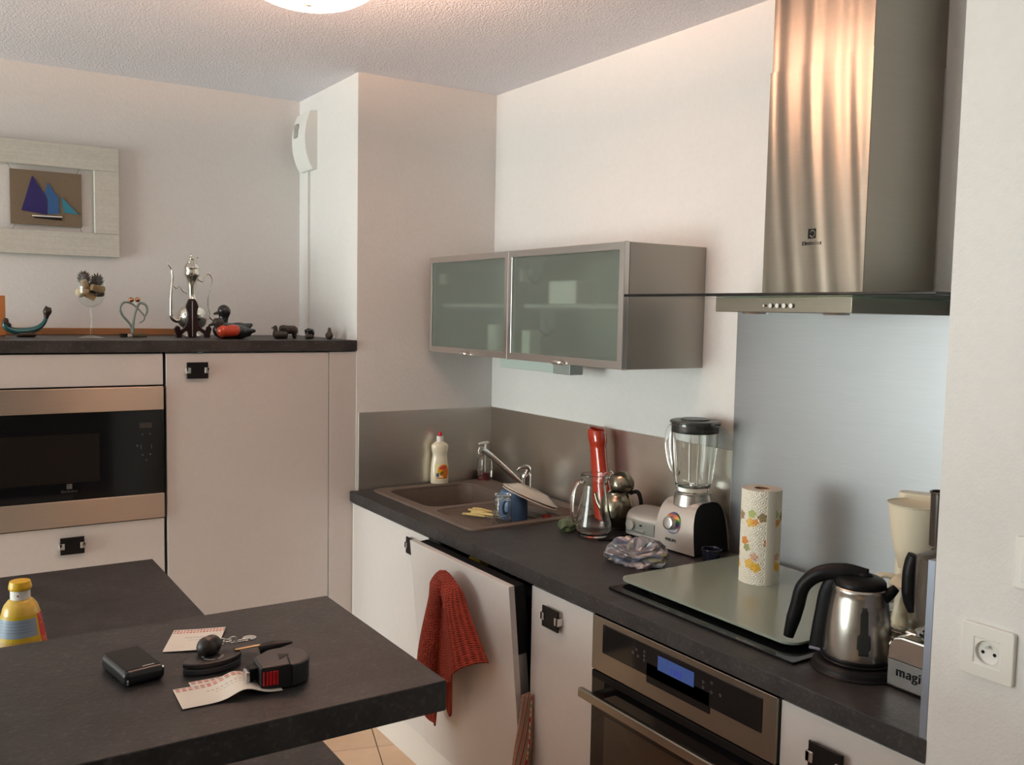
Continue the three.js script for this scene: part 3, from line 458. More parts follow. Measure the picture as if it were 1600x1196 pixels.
{ const g = tumbler(0.098, 0.032).rotateX(PI).translate(0, 0.098, 0);
  solo('tumbler', g, M.glass, 'upturned clear tumbler in front of the blue mug', 'glass', [-0.400, DY, 0.728]);
  solo('tumbler', tumbler(0.075, 0.029), M.glass, 'small clear tumbler in the sink bowl behind the knives', 'glass', [-0.235, 0.7105, 0.392]); }
{
  const t = thing('mug', 'upturned blue mug propping up two plates', 'mug', [-0.313, DY, 0.662], 0.5), blue = phy(rgb(0.075, 0.15, 0.30), 0.38);
  part('cup', latheS([[0.048, 0], [0.0505, 0.002], [0.050, 0.05], [0.046, 0.088], [0.038, 0.098], [0, 0.099], [0, 0.093], [0.036, 0.093], [0.043, 0.085], [0.0465, 0.05], [0.047, 0.002], [0.048, 0]], 90, 44), blue, t);
  part('handle', tube([[-0.045, 0.076, 0.0], [-0.066, 0.072, 0], [-0.076, 0.05, 0], [-0.068, 0.028, 0], [-0.048, 0.022, 0]], 0.0055, 30, 10), blue, t);
}
{ // two plates leaning face down over the mug
  const mat = phy(rgb(0.66, 0.61, 0.52), 0.25, 0, { clearcoat: 0.3 }), g = latheS([[0, 0.020], [0.042, 0.020], [0.046, 0.024], [0.050, 0.020], [0.064, 0.016], [0.090, 0.004], [0.104, 0.000], [0.1045, 0.003], [0.090, 0.008], [0.064, 0.021 ], [0.050, 0.0255], [0, 0.0255]].map(([r, y]) => [r, y]), 90, 64);
  const dir = V(0.838 * 0.924, -0.383, 0.545 * 0.924), D = V(0.545, -0.10, -0.838), side0 = D.clone().addScaledVector(dir, -D.dot(dir)).normalize(), n = side0.clone().cross(dir).normalize(); if (n.y < 0) n.negate();
  for (const [k, l] of [[0, 'lower of two cream plates leaning upside down on the blue mug'], [1, 'upper of two cream plates leaning upside down on the blue mug']]) {
    const m = solo('plate', g, mat, l, 'plate'); m.setRotationFromMatrix(new THREE.Matrix4().makeBasis(dir, n, dir.clone().cross(n))); m.position.copy(V(-0.250, 0.9555, 0.671).addScaledVector(n, k * 0.0085).addScaledVector(dir, k * -0.002));
  }
}
{ // knives with yellow handles on the drainer
  const yel = std(rgb(0.66, 0.52, 0.20), 0.4), blade = M.chrome;
  const spots = [[-0.385, 0.545, 0.35, 0.0, 'yellow-handled knife nearest the sink bowl'], [-0.362, 0.535, 0.30, 0.0, 'yellow-handled knife behind the front pair'], [-0.430, 0.590, 0.55, 0.0, 'yellow-handled knife at the front of the drainer'], [-0.412, 0.615, 0.50, 0.008, 'short yellow-handled knife lying in front of the tumbler']];
  for (const [x, z, a, dy, l] of spots) { const t = thing('table_knife', l, 'knife', [x, DY + 0.0015 + dy, z], a - PI / 2, 'yellow-handled knives on the drainer'); part('handle', limb([[-0.045, 0.005, 0], [-0.02, 0.006, 0], [0.03, 0.006, 0.001], [0.045, 0.0055, 0]], [[0.004, 0.006], [0.0055, 0.009], [0.005, 0.0075], [0.004, 0.006]], 20, 12, [0, 1, 0]), yel, t, 'yellow handle'); part('blade', limb([[0.043, 0.0055, 0], [0.09, 0.005, 0.001], [0.125, 0.004, 0.003]], [[0.0012, 0.005], [0.001, 0.008], [0.0006, 0.002]], 20, 10, [0, 1, 0]), blade, t); }
}
solo('bottle_cap', latheS([[0, 0], [0.015, 0], [0.016, 0.004], [0.015, 0.013], [0, 0.014]], 20, 24), std(rgb(0.48, 0.03, 0.02), 0.4), 'small red cap under the lower edge of the plates', 'cap', [-0.215, DY, 0.728]);
solo('plastic_bag', flat((() => { const g = new THREE.IcosahedronGeometry(0.04, 5), p = g.attributes.position; for (let i = 0; i < p.count; i++) { const x = p.getX(i), y = p.getY(i), z = p.getZ(i), k = 1 + 0.22 * noise3(x * 45, y * 45 + 9, z * 45); p.setXYZ(i, x * 1.25 * k, Math.max(y * 0.55 * k, -0.014) + 0.0142, z * 0.8 * k); } return g; })()), phy(rgb(0.13, 0.17, 0.085), 0.25, 0, { transmission: 0.25, thickness: 0 }), 'crumpled green plastic wrapper beside the glass jug', 'wrapper', [-0.275, 0.9003, 0.93], 0.6);

// ------------------------------------------------------------------ jug, vase, teapot, small appliance
{
  const t = thing('glass_jug', 'clear glass jug with a handle, in front of the teapot', 'jug', [-0.248, 0.9004, 1.035], 0);
  part('body', latheS([[0, 0], [0.040, 0], [0.050, 0.006], [0.0585, 0.030], [0.0575, 0.046], [0.050, 0.085], [0.0425, 0.130], [0.0385, 0.160], [0.0385, 0.168], [0.043, 0.176], [0.0445, 0.196], [0.0425, 0.198], [0.0405, 0.178], [0.0355, 0.168], [0.0355, 0.160], [0.0395, 0.130], [0.047, 0.085], [0.0545, 0.046], [0.0555, 0.030], [0.047, 0.010], [0, 0.008]], 140, 56), M.glass, t);
  part('handle', limb([[-0.036, 0.180, -0.008], [-0.058, 0.176, -0.012], [-0.074, 0.150, -0.014], [-0.078, 0.10, -0.014], [-0.074, 0.055, -0.013], [-0.052, 0.040, -0.010]], [[0.006, 0.009], [0.006, 0.010], [0.006, 0.010], [0.005, 0.009], [0.005, 0.009], [0.005, 0.008]], 44, 14), M.glass, t);
  part('lip', limb([[0.030, 0.188, 0.014], [0.042, 0.197, 0.020], [0.052, 0.206, 0.024]], [[0.016, 0.004], [0.013, 0.004], [0.006, 0.003]], 14, 12, [0, 1, 0]), M.glass, t);
}
{
  const red = phy(rgb(0.62, 0.05, 0.02), 0.12, 0, { clearcoat: 0.8, clearcoatRoughness: 0.06, transmission: 0.25, thickness: 0 });
  const f = (u, v) => { const a = u * 2 * PI, k = v, r = 0.040 - 0.008 * smooth(0.2, 0.72, k) + 0.0055 * smooth(0.80, 0.88, k) - 0.003 * smooth(0.93, 1, k), tw = 1 + 0.04 * Math.sin(a * 3 + k * 3); return [Math.cos(a) * r * 0.72 * tw, k * (0.308 + 0.004 * Math.sin(a)), -Math.sin(a) * r * tw - 0.062 * Math.pow(k, 0.85)]; };
  const t = thing('vase', 'tall glossy red twisted vase leaning behind the jug', 'vase', [-0.060, 0.9006, 0.862]);
  part('body', sheet(f, 48, 60, 0.004), red, t); part('bottom', cyl(0.027, 0.027, 0.004, 0, 0.002, 0, 32).scale(1, 1, 1.38), red, t);
}
{
  const pew = phy(rgb(0.30, 0.26, 0.20), 0.22, 1), t = thing('teapot', 'tarnished metal teapot with its round lid tipped open', 'teapot', [-0.108, 0.9004, 0.985], 0.3);
  part('body', latheS([[0, 0], [0.034, 0], [0.038, 0.008], [0.052, 0.035], [0.056, 0.060], [0.050, 0.092], [0.036, 0.112], [0.034, 0.120], [0.031, 0.120], [0.031, 0.112], [0.046, 0.09], [0, 0.05]], 80, 48), pew, t);
  part('lid', latheS([[0, 0.022], [0.020, 0.019], [0.036, 0.008], [0.042, 0], [0.040, -0.002], [0.033, 0.006], [0, 0.016]], 40, 40).applyQuaternion(new THREE.Quaternion().setFromUnitVectors(V(0, 1, 0), V(-0.72, 0.30, 0.62).applyAxisAngle(V(0, 1, 0), -0.3).normalize())).translate(0.006, 0.150, 0.010), pew, t, 'round domed lid, standing open');
  part('knob', merge([new THREE.CylinderGeometry(0.003, 0.004, 0.05, 14).rotateZ(0.2).translate(0.026, 0.135, 0.020), new THREE.SphereGeometry(0.007, 16, 12).translate(0.022, 0.160, 0.020)]), pew, t);
  part('handle', limb([[0.02, 0.118, 0.035], [0.025, 0.125, 0.060], [0.02, 0.09, 0.078], [0.02, 0.045, 0.068], [0.02, 0.03, 0.045]], [0.006, 0.007, 0.0065, 0.006, 0.005], 36, 12), M.blackSoft, t, 'black handle');
  part('spout', limb([[0.0, 0.045, -0.045], [0, 0.07, -0.075], [0, 0.105, -0.092]], [0.013, 0.009, 0.007], 24, 14), pew, t);
}
{
  const t = thing('small_appliance', 'small silver appliance with a round dial beside the blender', 'appliance', [-0.088, 0.9004, 1.140], -PI / 2 + 0.12), sil = std(rgb(0.50, 0.47, 0.43), 0.35, 0.5);
  const prof = new THREE.Shape(); prof.moveTo(-0.055, 0.012); prof.lineTo(0.058, 0.012); prof.lineTo(0.056, 0.060); prof.bezierCurveTo(0.052, 0.085, 0.02, 0.090, -0.02, 0.088); prof.lineTo(-0.055, 0.082); prof.lineTo(-0.055, 0.012);
  part('housing', flat(extr(prof, 0.126, 0.004).rotateY(-PI / 2).translate(0.067, 0, 0)), sil, t);
  part('front_plate', box(-0.060, 0.060, 0.018, 0.056, 0.060, 0.064, 0.003), std(rgb(0.42, 0.43, 0.40), 0.3, 0.6), t);
  part('dial', new THREE.CylinderGeometry(0.0165, 0.018, 0.010, 32).rotateX(PI / 2).translate(-0.036, 0.042, 0.068), std(rgb(0.45, 0.44, 0.40), 0.4, 0.3), t, 'round grey dial');
  part('slot', box(0.0, 0.010, 0.042, 0.047, 0.064, 0.0655, 0.0004), M.black, t); part('slider', box(-0.018, 0.020, 0.022, 0.030, 0.064, 0.068, 0.001), M.alu, t);
  part('base', box(-0.064, 0.064, 0, 0.012, -0.058, 0.060, 0.003), M.black, t);
}
solo('power_cord', tube([[-0.28, 0.9043, 1.10], [-0.22, 0.9043, 1.13], [-0.17, 0.9043, 1.085], [-0.185, 0.9043, 1.16], [-0.23, 0.9043, 1.20], [-0.165, 0.9043, 1.215]], 0.0035, 60, 8), M.blackSoft, 'black power cord curled in front of the small silver appliance', 'cord');

// ------------------------------------------------------------------ blender
{
  const t = thing('blender', 'silver and black stand blender with a glass jug', 'blender', [-0.092, 0.9004, 1.318], -PI / 2 + 0.06);
  const sil = phy(rgb(0.66, 0.60, 0.55), 0.34, 0.55, { clearcoat: 0.2 });
  // local +z is the front; arch-shaped silver shell between black side cheeks
  const arch = (w0, w1, h) => { const s = new THREE.Shape(); s.moveTo(-w0, 0); s.lineTo(w0, 0); s.bezierCurveTo(w0 + 0.004, h * 0.45, w1 + 0.022, h * 0.92, w1, h); s.lineTo(-w1, h); s.bezierCurveTo(-w1 - 0.022, h * 0.92, -w0 - 0.004, h * 0.45, -w0, 0); return s; };
  // shell: lofted front-to-back arc, closed
  const shell = (() => { const N = 40, K = 14, hw = 0.083, pos = [], idx = []; for (let i = 0; i <= N; i++) { const a = i / N, th = a * PI, zc = Math.cos(th), yy = Math.sin(th), z = Math.sign(zc) * Math.pow(Math.abs(zc), 0.62) * 0.077, y = 0.006 + Math.pow(yy, 0.60) * 0.150; const wide = 0.060 + 0.020 * Math.pow(1 - Math.pow(yy, 0.6), 0.8) + 0.004; for (let j = 0; j <= K; j++) pos.push(lerp(-wide, wide, j / K), y, z); } for (let i = 0; i < N; i++) for (let j = 0; j < K; j++) { const p = i * (K + 1) + j; idx.push(p, p + K + 1, p + 1, p + 1, p + K + 1, p + K + 2); } const g = new THREE.BufferGeometry(); g.setAttribute('position', new THREE.Float32BufferAttribute(pos, 3)); g.setIndex(idx); g.computeVertexNormals(); return g; })();
  part('shell', shell, sil, t, 'silver curved shell');
  for (const s of [-1, 1]) { const N = 40, pos = [0, 0.02, 0], idx = []; pos[0] = s * 0.070; for (let i = 0; i <= N; i++) { const th = i / N * PI, zc = Math.cos(th), yy = Math.sin(th); const w = 0.064 + 0.020 * Math.pow(1 - Math.pow(yy, 0.6), 0.8); pos.push(s * (w - 0.003), 0.006 + Math.pow(yy, 0.60) * 0.147, Math.sign(zc) * Math.pow(Math.abs(zc), 0.62) * 0.074); } for (let i = 1; i <= N; i++) s > 0 ? idx.push(0, i + 1, i) : idx.push(0, i, i + 1); const g = new THREE.BufferGeometry(); g.setAttribute('position', new THREE.Float32BufferAttribute(pos, 3)); g.setIndex(idx); g.computeVertexNormals(); part('side_cheek', g, M.blackSoft, t, 'black side cheek'); }
  part('foot', box(-0.078, 0.078, 0, 0.008, -0.072, 0.074, 0.003), M.black, t);
  part('collar', latheS([[0.060, 0.140], [0.058, 0.150], [0.054, 0.172], [0.051, 0.179], [0.0, 0.179]], 30, 44), M.alu, t, 'metal collar');
  // dial with coloured ring
  const ringTex = tex(128, 8, (u) => { const c = [[0.35, 0.35, 0.55], [0.85, 0.45, 0.35], [0.8, 0.8, 0.4], [0.3, 0.6, 0.4], [0.3, 0.35, 0.6], [0.55, 0.35, 0.55], [0.75, 0.75, 0.75], [0.8, 0.8, 0.8]], k = u * 8, i = Math.floor(k) % 8, q = k - Math.floor(k), a = c[i], b = c[(i + 1) % 8]; return a.map((x, m) => lerp(x, b[m], q)); }, { srgb: true });
  const tilt = (g) => g.rotateX(-0.12).translate(-0.008, 0.088, 0.0735);
  const rg = new THREE.CylinderGeometry(0.031, 0.033, 0.006, 44, 1).rotateX(PI / 2);
  part('dial_ring', tilt(rg), std(0xffffff, 0.3, 0.6, { map: ringTex }), t, 'iridescent ring around the dial');
  part('dial', tilt(latheS([[0, 0.026], [0.017, 0.025], [0.020, 0.020], [0.021, 0.004], [0.021, 0]], 30, 40).rotateX(PI / 2)), M.alu, t, 'round metal dial');
  part('lettering', letters('PHILIPS', 0.0085, 0.0008).rotateX(-0.03).translate(-0.012, 0.036, 0.0772), M.blackSoft, t);
  // glass jug
  const jug = part('glass_jug', latheS([[0, 0.184], [0.042, 0.182], [0.049, 0.184], [0.053, 0.196], [0.061, 0.235], [0.068, 0.30], [0.071, 0.365], [0.0715, 0.388], [0.0680, 0.388], [0.0670, 0.365], [0.064, 0.30], [0.057, 0.235], [0.049, 0.198], [0, 0.193]], 110, 56), M.glass, t);
  for (let i = 0; i < 4; i++) { const a = i * PI / 2 + 0.6, r = (k) => lerp(0.048, 0.062, k); part('rib', limb([[Math.cos(a) * r(0), 0.205, Math.sin(a) * r(0)], [Math.cos(a) * r(0.6), 0.30, Math.sin(a) * r(0.6)], [Math.cos(a) * r(1), 0.36, Math.sin(a) * r(1)]], [0.003, 0.004, 0.002], 20, 10), M.glass, jug); }
  part('handle', limb([[-0.062, 0.368, 0.004], [-0.086, 0.370, 0.006], [-0.102, 0.345, 0.008], [-0.098, 0.28, 0.008], [-0.080, 0.235, 0.006], [-0.058, 0.228, 0.004]], [[0.006, 0.008], [0.007, 0.010], [0.007, 0.010], [0.006, 0.009], [0.006, 0.008], [0.005, 0.007]], 44, 14), M.glass, jug, 'glass handle');
  part('blade', merge([cyl(0.012, 0.016, 0.014, 0, 0.201, 0, 20), limb([[-0.028, 0.216, 0.006], [0, 0.208, 0], [0.03, 0.218, -0.005]], [[0.001, 0.004], [0.0015, 0.006], [0.001, 0.004]], 16, 8, [0, 1, 0])]), M.chrome, t, 'steel blades');
  part('lid', latheS([[0, 0.402], [0.040, 0.402], [0.045, 0.398], [0.070, 0.397], [0.0755, 0.393], [0.0745, 0.3885], [0.0665, 0.3875], [0.0655, 0.360], [0, 0.360]], 60, 52), std(rgb(0.05, 0.055, 0.05), 0.35), t, 'dark grey lid');
  part('lid_tab', box(0.066, 0.090, 0.3885, 0.395, -0.014, 0.014, 0.003), std(rgb(0.05, 0.055, 0.05), 0.35), t);
}
{ // crumpled plastic bag, printed
  const pr = tex(256, 256, (u, v) => { const a = n1(u, v), b = n4(u + 0.3, v), c = n2(u, v + 0.2); if (b > 0.80) return [0.58, 0.53, 0.40]; if (a > 0.70) return [0.34, 0.37, 0.45]; const k = 0.47 + 0.25 * (c - 0.5); return [k, k * 0.97, k * 1.0]; }, { srgb: true });
  const g = new THREE.IcosahedronGeometry(1, 9), p = g.attributes.position, uv = g.attributes.uv;
  for (let i = 0; i < p.count; i++) { const x = p.getX(i), y = p.getY(i), z = p.getZ(i), r1 = 1 - Math.abs(noise3(x * 2.2 + 4, y * 2.2, z * 2.2)), r2 = 1 - Math.abs(noise3(x * 5 + 1, y * 5 + 7, z * 5)), k = 0.55 + 0.38 * r1 + 0.16 * r2; p.setXYZ(i, x * 0.058 * k, Math.max(y * 0.046 * k + 0.022 * (noise3(x * 1.7 + 9, 2, z * 1.7)), -0.026) + 0.0262, z * 0.098 * k); uv.setXY(i, Math.atan2(z, x) / 6.28 + 0.5, y * 0.5 + 0.5); }
  solo('crumpled_bag', flat(g), phy(0xffffff, 0.3, 0, { map: pr, clearcoat: 0.4, clearcoatRoughness: 0.2 }), 'crumpled printed plastic bag in front of the blender', 'bag', [-0.345, 0.9004, 1.365], 0.55);
}
solo('measuring_cup', latheS([[0, 0], [0.023, 0], [0.024, 0.003], [0.028, 0.036], [0.031, 0.040], [0.0295, 0.042], [0.026, 0.038], [0.0225, 0.006], [0, 0.004]], 50, 36), phy(rgb(0.02, 0.025, 0.045), 0.1, 0, { transmission: 0.35, thickness: 0 }), 'small dark see-through cup beside the blender', 'cup', [-0.150, 0.9004, 1.4605]);
{ // kitchen roll
  const fl = canvasTex(1024, 768, (c, w, h) => { c.fillStyle = '#efe9d8'; c.fillRect(0, 0, w, h); let s = 5; const r = () => (s = (s * 16807) % 2147483647) / 2147483647; const leaf = (x, y, R, col) => { c.fillStyle = col; for (let k = 0; k < 5; k++) { c.beginPath(); c.ellipse(x + Math.cos(k * 1.26 + R) * R * 0.42, y + Math.sin(k * 1.26 + R) * R * 0.34, R * 0.55, R * 0.40, k * 1.26 + R, 0, 7); c.fill(); } }; for (let k = 0; k < 5; k++) { const ox = k * 205 + 20; leaf(ox + 120, 215, 46, '#a08e68'); leaf(ox + 30, 190, 40, '#b9c77e'); leaf(ox + 20, 262, 46, '#eec266'); leaf(ox + 60, 255, 34, '#e6a45c'); leaf(ox + 170, 420, 44, '#dd9350'); leaf(ox + 195, 470, 38, '#a3a877'); leaf(ox + 60, 540, 40, '#dfb39c'); leaf(ox + 20, 600, 50, '#eec466'); leaf(ox + 75, 625, 48, '#eebb4c'); }
  });
  const quilt = tex(256, 256, (u, v) => { const cx = (u * 6) % 1 - 0.5, cy = (v * 6) % 1 - 0.5; return 0.5 + 0.5 * Math.sin(Math.hypot(cx, cy) * 26); }, { repeat: [2.4, 1.8] });
  const t = thing('kitchen_roll', 'white kitchen paper roll printed with autumn leaves', 'paper roll', [-0.222, 0.9217, 1.704], 0.9);
  part('paper', new THREE.CylinderGeometry(0.0515, 0.0515, 0.245, 64, 1, true).translate(0, 0.1225, 0), std(0xffffff, 0.9, 0, { map: fl, bumpMap: quilt, bumpScale: 0.0012 }), t);
  part('paper_end', new THREE.RingGeometry(0.0195, 0.0512, 48).rotateX(-PI / 2).translate(0, 0.245, 0), std(rgb(0.78, 0.68, 0.58), 0.9, 0, { bumpMap: fineBump, bumpScale: 0.001 }), t);
  part('cardboard_core', new THREE.CylinderGeometry(0.0195, 0.0195, 0.245, 32, 1, true).translate(0, 0.1225, 0), std(rgb(0.30, 0.17, 0.10), 0.9), t, 'brown cardboard core');
  part('loose_edge', sheet((u, v) => { const a = 2.55 + u * 0.5, r = 0.0525 + 0.0015 * u; return [Math.cos(a) * r, lerp(0.001, 0.244, v), Math.sin(a) * r]; }, 10, 4, 0.0008), std(rgb(0.80, 0.76, 0.66), 0.9), t);
}
{ // kettle; local -x is the handle side
  const t = thing('kettle', 'brushed steel electric kettle with black handle and lid', 'kettle', [-0.470, 0.9004, 2.190], -1.12);
  const ks = phy(rgb(0.62, 0.58, 0.52), 0.24, 1, { map: brushTone, anisotropy: 0.5 });
  part('base', latheS([[0, 0], [0.084, 0], [0.087, 0.006], [0.082, 0.016], [0.070, 0.020], [0, 0.020]], 40, 56), M.blackSoft, t, 'black power base');
  part('body', latheS([[0.066, 0.030], [0.0665, 0.040], [0.062, 0.095], [0.054, 0.150], [0.0475, 0.173], [0, 0.174]], 50, 64), ks, t, 'brushed steel body');
  part('foot_ring', latheS([[0, 0.021], [0.064, 0.021], [0.068, 0.025], [0.068, 0.032], [0.064, 0.034]], 24, 56), M.blackSoft, t);
  part('lid', latheS([[0.0495, 0.168], [0.0505, 0.176], [0.046, 0.186], [0.030, 0.193], [0, 0.196]], 30, 48), M.blackSoft, t, 'black lid');
  part('lid_button', new THREE.SphereGeometry(0.016, 20, 14).scale(1, 0.45, 0.8).translate(0.008, 0.194, 0), M.black, t);
  part('handle', limb([[0.012, 0.184, 0], [-0.030, 0.190, 0], [-0.078, 0.184, 0], [-0.112, 0.152, 0], [-0.124, 0.105, 0], [-0.138, 0.044, 0], [-0.139, 0.038, 0]], [[0.008, 0.024], [0.014, 0.023], [0.015, 0.017], [0.0135, 0.015], [0.013, 0.015], [0.013, 0.015], [0.009, 0.011]], 60, 18), M.blackSoft, t, 'black handle');
  part('back_strip', limb([[-0.046, 0.178, 0], [-0.056, 0.150, 0], [-0.064, 0.095, 0], [-0.068, 0.040, 0], [-0.069, 0.026, 0]], [[0.012, 0.020], [0.010, 0.024], [0.010, 0.024], [0.011, 0.026], [0.011, 0.028]], 40, 16), M.blackSoft, t);
  part('switch', box(-0.094, -0.070, 0.024, 0.030, -0.012, 0.012, 0.002), phy(rgb(0.35, 0.33, 0.42), 0.2, 0, { transmission: 0.3, thickness: 0 }), t);
  part('spout', limb([[0.040, 0.150, 0], [0.058, 0.166, 0], [0.068, 0.178, 0]], [[0.020, 0.016], [0.016, 0.012], [0.004, 0.008]], 20, 14), M.blackSoft, t);
  const gw = M.blackGloss;
  part('water_gauge', sheet((u, v) => { const y = lerp(0.048, 0.142, v), a = 0.35 + (u - 0.5) * 0.30 * (v < 0.12 || v > 0.9 ? 0.7 : 1) * (v < 0.42 ? 1.35 : 0.85), r = lerp(0.0672, 0.0563, smooth(0.03, 0.15, y)) ; return [Math.sin(a) * r, y, Math.cos(a) * r]; }, 12, 20, 0.003), phy(rgb(0.035, 0.035, 0.032), 0.12), t, 'smoky water level window');
}
{ // filter coffee maker
  const t = thing('coffee_maker', 'cream filter coffee maker behind the kettle', 'coffee maker', [-0.268, 0.9004, 2.178], -1.15), cr = M.cream;
  part('base', slab(rrect(-0.058, 0.058, -0.058, 0.095, 0.035), 0, 0.030, 0.004), cr, t);
  part('column', slab(rrect(-0.050, 0.050, 0.058, 0.095, 0.015), 0.028, 0.300, 0.003), cr, t);
  part('filter_basket', latheS([[0, 0.175], [0.030, 0.175], [0.036, 0.185], [0.050, 0.24], [0.060, 0.312], [0.057, 0.314], [0.0, 0.300]], 50, 44).translate(0, 0, 0.0), cr, t, 'cone-shaped filter basket');
  part('level_slot', box(0.046, 0.060, 0.215, 0.270, 0.012, 0.022, 0.004), std(rgb(0.20, 0.16, 0.12), 0.5), t);
  part('carafe', latheS([[0, 0.031], [0.048, 0.031], [0.060, 0.045], [0.062, 0.075], [0.052, 0.115], [0.043, 0.140], [0.0415, 0.140], [0.050, 0.114], [0.0605, 0.075], [0.0585, 0.046], [0, 0.034]], 80, 48).translate(0, 0, 0.004), M.glass, t, 'glass carafe');
  part('carafe_lid', latheS([[0, 0.160], [0.034, 0.157], [0.046, 0.148], [0.046, 0.139], [0, 0.139]], 30, 40).translate(0, 0, 0.004), cr, t);
  part('carafe_handle', limb([[-0.034, 0.150, 0.006], [-0.060, 0.154, 0.012], [-0.088, 0.140, 0.020], [-0.098, 0.110, 0.022], [-0.090, 0.07, 0.020]], [[0.006, 0.010], [0.006, 0.011], [0.006, 0.011], [0.006, 0.011], [0.005, 0.009]], 40, 14), cr, t);
  part('carafe_strap', limb([[-0.042, 0.146, 0.012], [-0.052, 0.11, 0.014], [-0.063, 0.07, 0.016]], [[0.003, 0.006], [0.003, 0.006], [0.003, 0.006]], 20, 10), cr, t);
}
{ // food processor, half hidden behind the pier
  const t = thing('food_processor', 'chrome food processor with smoky bowl beside the end panel', 'food processor', [-0.412, 0.9004, 2.3595], -PI / 2), smoky = phy(rgb(0.20, 0.17, 0.14), 0.06, 0, { transmission: 0.55, thickness: 0 });
  const body = new THREE.Shape(); body.moveTo(-0.077, 0.008); body.lineTo(0.077, 0.008); body.lineTo(0.077, 0.075); body.bezierCurveTo(0.075, 0.098, 0.06, 0.100, 0.05, 0.102); body.lineTo(-0.05, 0.102); body.bezierCurveTo(-0.06, 0.100, -0.075, 0.098, -0.077, 0.075);
  part('motor_base', flat(extr(body, 0.17, 0.004).translate(0, 0, -0.085)), M.chrome, t, 'polished chrome motor base');
  part('foot', box(-0.070, 0.070, 0, 0.012, -0.08, 0.08, 0.003), M.black, t);
  part('lettering', letters('magimix', 0.0165, 0.0008, sans).translate(-0.012, 0.035, 0.0893), M.black, t);
  part('seam', box(-0.077, 0.077, 0.058, 0.0595, 0.0888, 0.0895, 0), M.black, t);
  for (const x of [-0.055, 0.0]) part('key', box(x - 0.012, x + 0.012, 0.102, 0.108, 0.035, 0.055, 0.002), M.alu, t);
  part('hub', latheS([[0, 0.135], [0.030, 0.132], [0.060, 0.112], [0.066, 0.104], [0, 0.104]], 30, 44), M.chrome, t);
  part('bowl', latheS([[0.060, 0.138], [0.072, 0.145], [0.074, 0.245], [0.070, 0.262], [0.042, 0.275], [0.030, 0.290]], 50, 48), smoky, t, 'smoky clear bowl');
  part('bowl_handle', limb([[-0.078, 0.250, 0.018], [-0.082, 0.235, 0.020], [-0.082, 0.16, 0.020], [-0.076, 0.138, 0.016]], [[0.012, 0.014], [0.016, 0.016], [0.016, 0.016], [0.010, 0.012]], 36, 16), M.blackSoft, t, 'thick black bowl handle');
  part('feed_tube', merge([new THREE.CylinderGeometry(0.020, 0.019, 0.105, 32, 1, true).translate(-0.04, 0.328, 0.0), new THREE.TorusGeometry(0.0205, 0.002, 8, 36).rotateX(PI / 2).translate(-0.04, 0.380, 0)]), phy(rgb(0.06, 0.045, 0.035), 0.15, 0, { transmission: 0.25, thickness: 0 }), t, 'smoky brown feed tube');
}

// ------------------------------------------------------------------ ornaments on the tall cabinets
const TY = 1.4924;
{
  const t = thing('mermaid_figurine', 'bronze and turquoise mermaid-tail figurine near the orange board', 'figurine', [-1.728, TY, -0.34], 0.05);
  const teal = std(rgb(0.03, 0.12, 0.13), 0.35, 0.4), brz = std(rgb(0.045, 0.03, 0.022), 0.4, 0.5);
  part('body', limb([[-0.070, 0.050, 0], [-0.068, 0.035, 0], [-0.045, 0.022, 0], [-0.01, 0.020, 0], [0.03, 0.030, 0], [0.052, 0.050, 0], [0.062, 0.072, 0]], [0.010, 0.011, 0.012, 0.012, 0.010, 0.008, 0.006], 40, 16), teal, t, 'turquoise body');
  part('tail_fin', blob([[[0.060, 0.068, 0, 0.007], [0.064, 0.092, 0, 0.013]], [[0.064, 0.092, 0, 0.013], [0.060, 0.108, 0.002, 0.003]], [[0.066, 0.090, 0, 0.010], [0.074, 0.102, 0, 0.003]]], 30), brz, t);
  part('head', blob([[[-0.070, 0.050, 0, 0.011], [-0.068, 0.058, 0, 0.009]], [[-0.060, 0.040, 0, 0.010], [-0.058, 0.026, 0.004, 0.005]]], 28), brz, t);
  part('rock', blob([[[-0.020, 0.010, 0, 0.011], [0.010, 0.011, 0, 0.0115]], [[-0.032, 0.006, 0.006, 0.006], [0.020, 0.007, 0.005, 0.007]]], 30), brz, t);
}
solo('wooden_board', box(-0.13, 0.0, 0, 0.145, -0.012, 0.012, 0.002), std(rgb(0.48, 0.17, 0.04), 0.5), 'orange wooden board standing at the far left of the tall top', 'board', [-1.785, TY, -0.50], 0.0);
solo('wooden_moulding', box(-1.80, -1.165, TY, TY + 0.026, -0.630, -0.600, 0.002), std(rgb(0.42, 0.20, 0.08), 0.55, 0, { map: tex(256, 64, (() => { const a = tileNoise(4, 64, 31); return (u, v) => { const k = 0.85 + 0.15 * a(u, v); return [k, k * 0.95, k * 0.9]; }; })(), { srgb: true, repeat: [2, 20] }) }), 'thin strip of light wood lying along the back wall', 'moulding');
